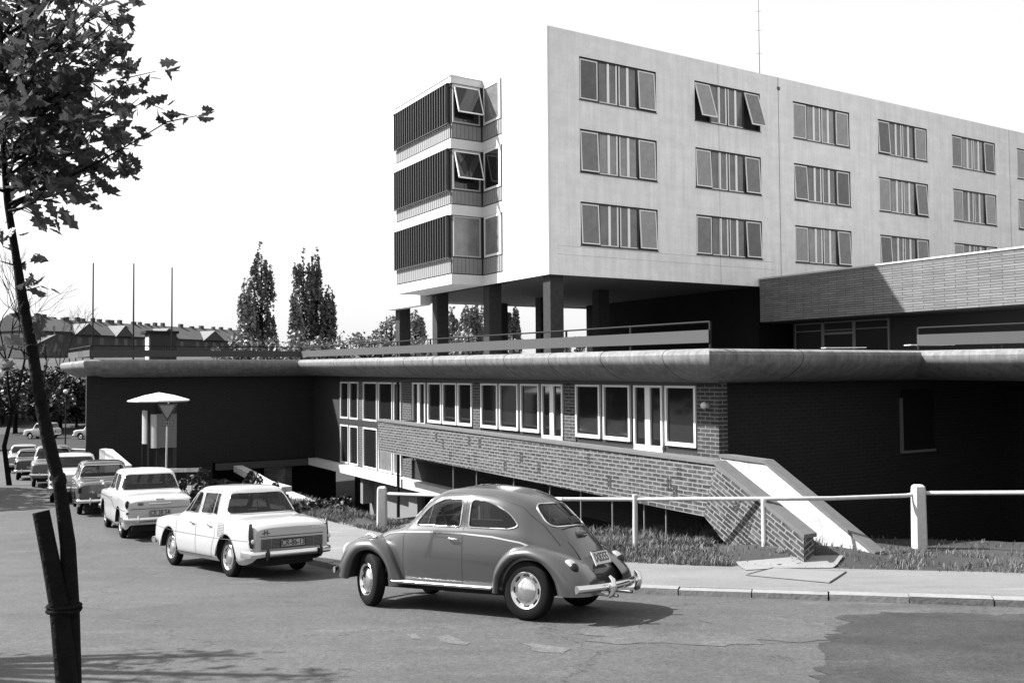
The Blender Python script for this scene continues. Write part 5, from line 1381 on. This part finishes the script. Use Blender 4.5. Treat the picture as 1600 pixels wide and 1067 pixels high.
# poplars: pixel centre, top pixel, width in px, distance
POP = [(408,384,46,95,'tallest dark poplar left of the building'),(386,440,34,93,'short pale poplar leaning on the left side of the tallest one'),(426,500,24,97,'stub of dark poplar at the right foot of the tallest one'),(474,392,42,100,'broad dark poplar, left one of the group nearest the building'),(494,392,22,101,'slender tall poplar in the middle of the group nearest the building'),(513,449,28,100,'short dark poplar at the right of the group nearest the building'),(462,455,26,98,'pale lower poplar at the left of the group nearest the building'),
 (650,486,34,115,'pale poplar seen between the first two columns'),(706,482,30,116,'pale poplar seen just right of the second column'),(728,476,28,112,'poplar seen left of the third column'),(745,474,28,113,'poplar partly hidden by the third column'),(789,478,26,112,'dark poplar just right of the third column'),(806,478,20,113,'slim dark poplar in the gap right of the third column')]
for i, (u, v, wpx, D, lb) in enumerate(POP):
    p = at(u, v, D); z0 = terrain(p.x, p.y); Hh = p.z-z0
    poplar(p.x, p.y, z0, Hh, wpx/1438*D*1.02, 40+i, lb, mt='poplar' if 'dark' in lb or i in (3,4) else 'hedge', dens=1.5, leafs=.36)
HG = [(440,520,60,88,'low pale leafy tree at the foot of the tallest poplar'),(500,512,64,88,'low pale leafy tree below the group of poplars'),(470,518,50,86,'pale bushy tree between the two poplar groups, low behind the railing'),(545,528,50,90,'low pale shrubby tree right of the poplar groups'),(585,508,54,92,'pale loose tree left of the first column'),(604,494,40,94,'taller pale tree touching the first column'),(655,520,60,96,'pale bushy tree between the first two columns'),(372,522,50,92,'pale low tree left of the tallest poplar'),(720,518,60,96,'pale bushy tree behind the poplars under the building'),(895,520,34,90,'pale bush seen right of the corner column'),(860,524,40,96,'pale bush behind the corner column'),(790,525,50,96,'pale bush low behind the third column')]
for i, (u, v, wpx, D, lb) in enumerate(HG):
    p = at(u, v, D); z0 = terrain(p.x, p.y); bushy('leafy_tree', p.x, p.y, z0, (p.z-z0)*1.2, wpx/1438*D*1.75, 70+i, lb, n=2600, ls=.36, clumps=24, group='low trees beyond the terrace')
# dark planting at the far left and on the slope
DK = [(25,560,80,95,'big dark bush at the left edge behind the tree trunk'),(95,565,70,98,'dark tree between the tree trunk and the terrace end'),(60,600,60,92,'dark bush low behind the tree trunk'),(120,600,50,99,'dark bush beside the dark wall edge'),(5,610,60,102,'dark bush in the lower left above the far cars')]
for i, (u, v, wpx, D, lb) in enumerate(DK):
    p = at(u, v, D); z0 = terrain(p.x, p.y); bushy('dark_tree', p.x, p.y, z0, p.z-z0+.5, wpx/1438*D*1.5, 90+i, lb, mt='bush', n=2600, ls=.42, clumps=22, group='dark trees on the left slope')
bare(at(18,440,38).x, 38, terrain(at(18,440,38).x,38), 10.2, 5, 'bare thin-branched tree at the left edge behind the leaning trunk', 'bare trees at the left edge')
bare(at(66,445,60).x, 60, terrain(at(66,445,60).x,60), 12, 8, 'bare thin-branched tree right of the leaning trunk', 'bare trees at the left edge')
# shrubs of the court
for i, (u, v, wpx, D, hh, lb) in enumerate(((330,742,50,30,1.5,'dark shrub above the roof gap between the two white cars'),(300,750,40,28.5,1.3,'dark shrub right of the white two-door saloon'),(398,745,40,30,1.4,'dark shrub below the slab edge over the white saloon roof'),(430,760,34,29,1.2,'small spiky dark shrub in front of the brick pier'),(500,790,60,26.5,1.3,'dark shrub right of the white saloon boot'),(530,775,50,28,1.6,'dark shrub in the shade left of the plaster wall'),(468,785,50,26,1.1,'dark shrub directly behind the white saloon boot'))):
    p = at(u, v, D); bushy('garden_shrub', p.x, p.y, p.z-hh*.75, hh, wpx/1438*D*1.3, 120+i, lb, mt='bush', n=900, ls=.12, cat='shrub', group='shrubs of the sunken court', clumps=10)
# ------------------------------------------------------------------ far houses
def house(u0, D0_, u1, D1_, ztop, gable, label, seed):
    a, b = at(u0,585,D0_), at(u1,585,D1_); L = math.hypot(b.x-a.x,b.y-a.y); ang = math.atan2(b.y-a.y,b.x-a.x)
    z0 = 2.4; o = empty('row_house', (a.x,a.y,z0), ang); tag(o, label, 'house', 'row of houses on the far ridge'); T = ztop-z0; ev = T-3.0
    m = MB(); m.box(0,L-.05,0,11,-3,ev); m.build('wall', M['houserender'], o)
    m = MB(); m.add([(-.2,-.5,ev-.05),(L+.15,-.5,ev-.05),(L+.15,5.5,T),(-.2,5.5,T),(-.2,11.5,ev-.05),(L+.15,11.5,ev-.05)], [(0,1,2,3),(3,2,5,4),(0,3,4),(1,5,2)]); rf = m.build('roof', M['houseroof'], o)
    rng = random.Random(seed)
    for k in range(rng.choice((5,6))):
        x = L*(.08+.16*k)+rng.uniform(-.6,.6); m = MB(); w_ = rng.uniform(.28,.5); m.box(x-w_,x+w_,5.1,5.8,T-.5,T+rng.uniform(.3,.7)); m.build('chimney', M['houserender'], rf)
    if gable:
        g0, g1 = gable; c_ = (g0+g1)/2
        m = MB(); m.prism([(g0,ev-.1),(g1,ev-.1),(c_,ev+2.0)],1,-.7,3.5); m.add([(g0-.3,-.8,ev-.25),(c_,-.8,ev+2.12),(c_,3.6,ev+2.12),(g0-.3,3.6,ev-.25),(g1+.3,-.8,ev-.25),(g1+.3,3.6,ev-.25)], [(0,1,2,3),(1,4,5,2)], 1); m.build('gable', [M['houserender'], M['houseroof2']], o, fixn=False)
    for r in range(3):
        for k in range(int(L/2.6)):
            m = MB(); x = 1.1+k*2.6; z = ev-1.9-2.7*r; m.box(x,x+1.0,-.04,.02,z,z+1.3); m.build('window', M['far_window'], o)
    return o
zt = 11.1
house(40,168,112,176,zt+.4,None,'dark far house at the left end of the ridge row, behind the leaning trunk',1)
house(112,176,172,184,zt,(0.3,6.0),'far house with a pale gable slope behind the leftmost bare pole',2)
house(172,184,236,195,zt,(1.0,5.5),'far house with a small gable between the left and middle bare poles',3)
house(236,195,300,207,zt,(1.5,7.5),'far house with a pale gable slope behind the dark roof hut',4)
house(300,207,400,226,zt,(3.0,9.5),'far house with a wide gable at the right end of the ridge row',5)
# lamp and terrace walls on the slope
lp = at(102,690,78); lz = terrain(lp.x,lp.y); sl = empty('street_lamp', (lp.x,lp.y,lz)); tag(sl, 'thin street lamp with a small pale globe against the dark slope', 'street lamp')
tz = at(102,614,78).z-lz; m = MB(); m.tube([(0,0,0),(0,0,tz)], [.06,.04], 6); m.build('pole', M['iron'], sl); m = MB(); m.ball((0,0,tz+.12), .19, 12); m.build('globe', mat('lamp_globe', .5, .4), sl, smooth=60)
for i, (v0, D) in enumerate(((622,112),(648,102),(692,80))):
    a, b = at(-60,v0+1,D), at(142,v0,D); o = empty('retaining_wall', a); tag(o, ('upper pale wall line on the dark slope','middle pale wall line on the dark slope','pale verge wall in front of the far parked cars')[i], 'wall', 'wall lines on the left slope')
    m = MB(); m.add([(0,0,0),b-a,b-a+Vector((0,.4,0)),(0,.4,0),(0,0,-2),b-a+Vector((0,0,-2)),b-a+Vector((0,.4,-2)),(0,.4,-2)], [(0,1,2,3),(0,4,5,1),(3,2,6,7),(7,6,5,4),(0,3,7,4),(1,5,6,2)]); m.build('masonry', mat('dull_wall', .05, .9, var=.2), o)
# ------------------------------------------------------------------ the young tree in front, its stake, the tree out of frame whose shadow falls on the road
TD = 4.3
tp = [(128,1330,36),(118,1150,33),(113,1067,31),(110,950,27),(106,850,24),(92,752,21),(76,690,20),(62,620,19),(51,550,18),(37,480,16),(25,400,13.5),(12,320,11),(6,250,9.5),(3,150,8),(2,60,6),(-2,-60,4.5),(-6,-180,3)]
base = at(128,1330,TD); base.z = h(TD)-.02
yt = empty('young_tree', base); tag(yt, 'slim leaning young tree with ragged lobed leaves at the left edge', 'tree')
TP = [at(u,v,TD+.0) for u,v,w_ in tp]; m = MB(); m.tube([p-base for p in TP], [w_*.94/2/FPX*TD*(1+.08*math.sin(i*2.3)) for i,(u,v,w_) in enumerate(tp)], 10)
for k in (3,5,7,9): p = TP[k]-base; m.ball(p+Vector((.010,-.008,0)), tp[k][2]/2/FPX*TD*.98, 8, sz=1.7)
trunk = m.build('trunk', M['bark'], yt, smooth=60)
rng = random.Random(21); LV = []; tw = MB()
def tpt(v):   # trunk point at pixel row v
    for (a, b, pa, pb) in zip(tp, tp[1:], TP, TP[1:]):
        if a[1] >= v >= b[1]: t = (a[1]-v)/(a[1]-b[1]); return pa*(1-t)+pb*t
    return TP[-1]
def leafspray(p, d_, n):
    for k in range(n): LV.append((p+Vector((rng.gauss(0,.030),rng.gauss(0,.035),rng.gauss(0,.026))), (d_+Vector((rng.gauss(0,.6),rng.gauss(0,.6),rng.gauss(-.15,.45)))).normalized()))
BR = [(320,262,190),(320,192,262),(300,150,200),(330,128,258),(260,205,120),(250,232,158),(240,180,150),(220,150,110),(200,205,52),(190,180,30),(180,120,60),(160,105,140),(150,60,60),(140,90,10),(280,90,215),(330,72,292),(240,60,150),(200,40,100),(210,110,180),(170,150,-30),(150,200,-40),(120,60,-60),(100,110,-110),(60,160,-90),
      (300,-80,240),(260,-120,160),(220,-90,80),(180,-140,20),(140,-60,-30),(250,-40,190),(210,-30,120),(170,-20,50),(120,20,20),(60,40,-60),(0,-60,-120),(0,60,-150),(90,30,30),(290,25,245),(270,40,270),(230,90,160),(200,140,170),(230,175,215),(190,60,100),(160,170,80),(140,150,20),(255,20,170),(215,75,60)]
for i, (v0, u1, v1) in enumerate(BR):
    p0 = tpt(v0); dep = TD+rng.uniform(-.62,.62); p1 = at(u1, v1, dep); mid = p0*.45+p1*.55+Vector((0,0,-.05))+Vector((rng.gauss(0,.02),rng.gauss(0,.03),rng.gauss(0,.02)))
    P = [p0*(1-t)**2+mid*2*t*(1-t)+p1*t*t for t in [k/7 for k in range(8)]]; L = (p1-p0).length
    tw.tube([p-base for p in P], [max(.0025,.0095*min(1,L/.5)*(1-k/8)) for k in range(8)], 5)
    leafspray(p1, (p1-mid).normalized(), 4)
    for k in range(2,8):
        for s in range(2):
            if rng.random() > .76: continue
            q = P[k]*(1-rng.random()*.5)+P[k-1]*0+P[k]*0; q = P[k-1].lerp(P[k], rng.random()); d_ = ((P[k]-P[k-1]).normalized()+Vector((rng.gauss(0,.8),rng.gauss(0,.8),rng.gauss(.1,.6)))).normalized(); l_ = rng.uniform(.05,.14)
            tw.tube([q-base, q+d_*l_-base], [.003,.0015], 4); leafspray(q+d_*l_, d_, 4)
for (u, v) in ((40,408),(50,440),(62,448),(4,385),(0,408),(44,535),(20,560),(64,530),(30,545),(58,552)):
    p0 = tpt(v+8 if v < 500 else 560); p1 = at(u, v, TD+rng.uniform(-.1,.1)); tw.tube([p0-base, p1-base], [.005,.002], 4); leafspray(p1, (p1-p0).normalized(), 4)
tw.build('branch', M['bark'], yt, fixn=False)
vsl = []; fsl = []
LOB = [(0,0),(.10,.03),(.16,.17),(.14,.30),(.28,.25),(.35,.20),(.41,.31),(.43,.41),(.54,.29),(.61,.19),(.69,.25),(.73,.27),(.82,.13),(1,0)]
for p, d_ in LV:
    s = rng.uniform(.055,.105); b = d_.cross(Vector((rng.gauss(0,1),rng.gauss(0,1),rng.gauss(0,1)))).normalized(); c_ = d_.cross(b); o = len(vsl)
    poly = LOB+[(x,-y) for x,y in reversed(LOB[1:-1])]; cv = rng.uniform(-.1,.3)
    vsl += [p-base+(d_*x+b*y*.82+c_*(abs(y)*cv-x*x*.25))*s for x,y in poly]; n = len(poly); hf = len(LOB)
    fsl += [tuple(o+i for i in range(hf)), (o,)+tuple(o+i for i in range(hf-1,n))]
me = bpy.data.meshes.new('foliage'); me.from_pydata([tuple(v) for v in vsl], [], fsl)
def leafmat():
    m = bpy.data.materials.new('translucent_leaf'); m.use_nodes = True; nt = m.node_tree; b = nt.nodes['Principled BSDF']; b.inputs['Base Color'].default_value = (.03,.03,.03,1); b.inputs['Roughness'].default_value = .5
    t = nt.nodes.new('ShaderNodeBsdfTranslucent'); t.inputs[0].default_value = (.06,.06,.06,1); mx = nt.nodes.new('ShaderNodeMixShader'); mx.inputs[0].default_value = .35
    nt.links.new(b.outputs[0], mx.inputs[1]); nt.links.new(t.outputs[0], mx.inputs[2]); nt.links.new(mx.outputs[0], nt.nodes['Material Output'].inputs[0]); return m
me.materials.append(leafmat()); fo_ = bpy.data.objects.new('foliage', me); C.objects.link(fo_); fo_.parent = yt
# stake and tie
st0 = at(128,1330,TD-.06); sb0 = Vector((st0.x-.02,st0.y,h(st0.y)-.05)); stk = empty('tree_stake', sb0); tag(stk, 'thick dark wooden stake tied to the leaning young tree', 'stake')
SP = [sb0, at(104,1067,TD-.05), at(93,950,TD-.05), at(80,880,TD-.05), at(64,799,TD-.05)]
m = MB(); m.tube([p-sb0 for p in SP], [.047,.046,.042,.038,.036], 12); m.build('post', M['bark'], stk, smooth=60)
m = MB(); ca = at(100,952,TD-.03)
m.tube([ca-sb0+Vector((.072*math.cos(t),.055*math.sin(t)-.0,.004*math.sin(3*t))) for t in [6.283*i/16 for i in range(17)]], .010, 6, cap=False); m.tube([ca-sb0+Vector((.072*math.cos(t),.055*math.sin(t),.018)) for t in [6.283*i/16 for i in range(17)]], .009, 6, cap=False); m.build('tie', M['bark'], stk)
# ------------------------------------------------------------------ grass
def grass(name, n, region, label, hmin, hmax, seed):
    rng = random.Random(seed); vs = []; fs = []; k = 0
    while k < n:
        x, y, dens = region(rng)
        if rng.random() > dens: continue
        z = terrain(x,y)+.0; k += 1; hh = rng.uniform(hmin,hmax)*(.4+.9*dens); a = rng.uniform(0,6.283); w_ = .006+.006*rng.random(); dx, dy = math.cos(a)*w_, math.sin(a)*w_; lx, ly = rng.gauss(0,.35)*hh, rng.gauss(0,.35)*hh; o = len(vs)
        vs += [(x-dx,y-dy,z-.02),(x+dx,y+dy,z-.02),(x+lx*.4+dx*.7,y+ly*.4+dy*.7,z+hh*.6),(x+lx*.4-dx*.7,y+ly*.4-dy*.7,z+hh*.6),(x+lx,y+ly,z+hh)]; fs += [(o,o+1,o+2,o+3),(o+3,o+2,o+4)]
    me = bpy.data.meshes.new(name); me.from_pydata(vs, [], fs); me.materials.append(M['grass']); o = bpy.data.objects.new(name, me); C.objects.link(o); tag(o, label, 'grass', kind='stuff')
cl = [(random.Random(77).uniform(0,1)) for _ in range(3)]
from mathutils import noise as mn
def reg(rng):
    t = rng.uniform(0, cum[-1]*.52); s_ = rng.uniform(0,1)**1.3*4.2+PW-.15; i = max(j for j in range(N_-1) if cum[j] <= t)
    a = KS[i]; b = KS[i+1]; l = math.dist(a,b); tx, ty = (b[0]-a[0])/l, (b[1]-a[1])/l; x, y = a[0]+ty*s_+tx*(t-cum[i]), a[1]-tx*s_+ty*(t-cum[i])
    if 3.2 < x < 6.6 and s_ < PW+1.3 and y < 17.2 and abs(x-5.0) < 1.3: return x, y, .06
    d_ = x*DV.x+y*DV.y
    if d_ > 12.2 and x > 2: return x, y, .0 if d_ > 17.5 else ((.45 if s_ < PW+1.2 else .12) if x > 5.6 else .8)*(.4+mn.noise(Vector((x*2.1,y*2.1,3)))*1.2)
    v = mn.noise(Vector((x*.9,y*.9,0)))*.5+.5
    return x, y, max(0,min(1,(v-.25)*1.9))
grass('grass', 52000, reg, 'rough tufted grass along the bank behind the pavement', .05, .20, 9)
tr_ = random.Random(4)
# tree out of frame on the left; its shadow is what dapples the road
bushy('roadside_tree', -9.0, 9.0, h(9.0), 8.8, 2.4, 301, 'leafy roadside tree just outside the left edge', mt='bush', n=560, ls=.14, clumps=22, group='roadside trees at the left')
bushy('roadside_tree', -26, 32.5, h(32), 10.5, 10, 302, 'big leafy roadside tree outside the left edge, shading the street', mt='bush', n=9000, ls=.6, clumps=34, group='roadside trees at the left')
bushy('roadside_tree', -19.5, 22, h(22), 6.0, 3.0, 303, 'small roadside tree outside the left edge', mt='bush', n=1200, ls=.2, clumps=10, group='roadside trees at the left')
# ------------------------------------------------------------------ light, sky, camera
w = bpy.data.worlds.new('World'); bpy.context.scene.world = w; w.use_nodes = True; nt = w.node_tree
bg = nt.nodes['Background']; sky = nt.nodes.new('ShaderNodeTexSky'); sky.sky_type = 'NISHITA'; sky.sun_disc = False
SUNEL = R(44); SH = NV*.635-DV*.7725; SH.normalize()
sky.sun_elevation = SUNEL; sky.sun_rotation = math.atan2(SH.x, SH.y); sky.air_density = 1.0; sky.dust_density = 5.0; sky.ozone_density = 1
bwn = nt.nodes.new('ShaderNodeRGBToBW'); nt.links.new(sky.outputs[0], bwn.inputs[0]); mxs = nt.nodes.new('ShaderNodeMix'); mxs.data_type = 'RGBA'; mxs.inputs[0].default_value = .78; mxs.inputs[7].default_value = (2.55,2.55,2.55,1); nt.links.new(bwn.outputs[0], mxs.inputs[6]); nt.links.new(mxs.outputs[2], bg.inputs[0]); bg.inputs[1].default_value = .15
sd = bpy.data.lights.new('sun', 'SUN'); sd.energy = 5.0; sd.angle = R(.55); so = bpy.data.objects.new('sun', sd); C.objects.link(so)
sv = Vector((SH.x*math.cos(SUNEL), SH.y*math.cos(SUNEL), math.sin(SUNEL))); so.rotation_euler = sv.to_track_quat('Z','Y').to_euler(); so.location = sv*60
cam = bpy.data.cameras.new('camera'); cam.sensor_width = 36; cam.lens = FPX*36/1600; cam.clip_end = 3000; cam.clip_start = .05
co = bpy.data.objects.new('camera', cam); C.objects.link(co); bpy.context.scene.camera = co
co.matrix_world = Matrix((CR, CU, -CF)).transposed().to_4x4()
vs = bpy.context.scene.view_settings; vs.view_transform = 'Standard'; vs.look = 'None'; vs.gamma = 1; vs.use_curve_mapping = False; vs.exposure = 1.45
bpy.context.scene.cycles.max_bounces = 8; bpy.context.scene.cycles.transparent_max_bounces = 12
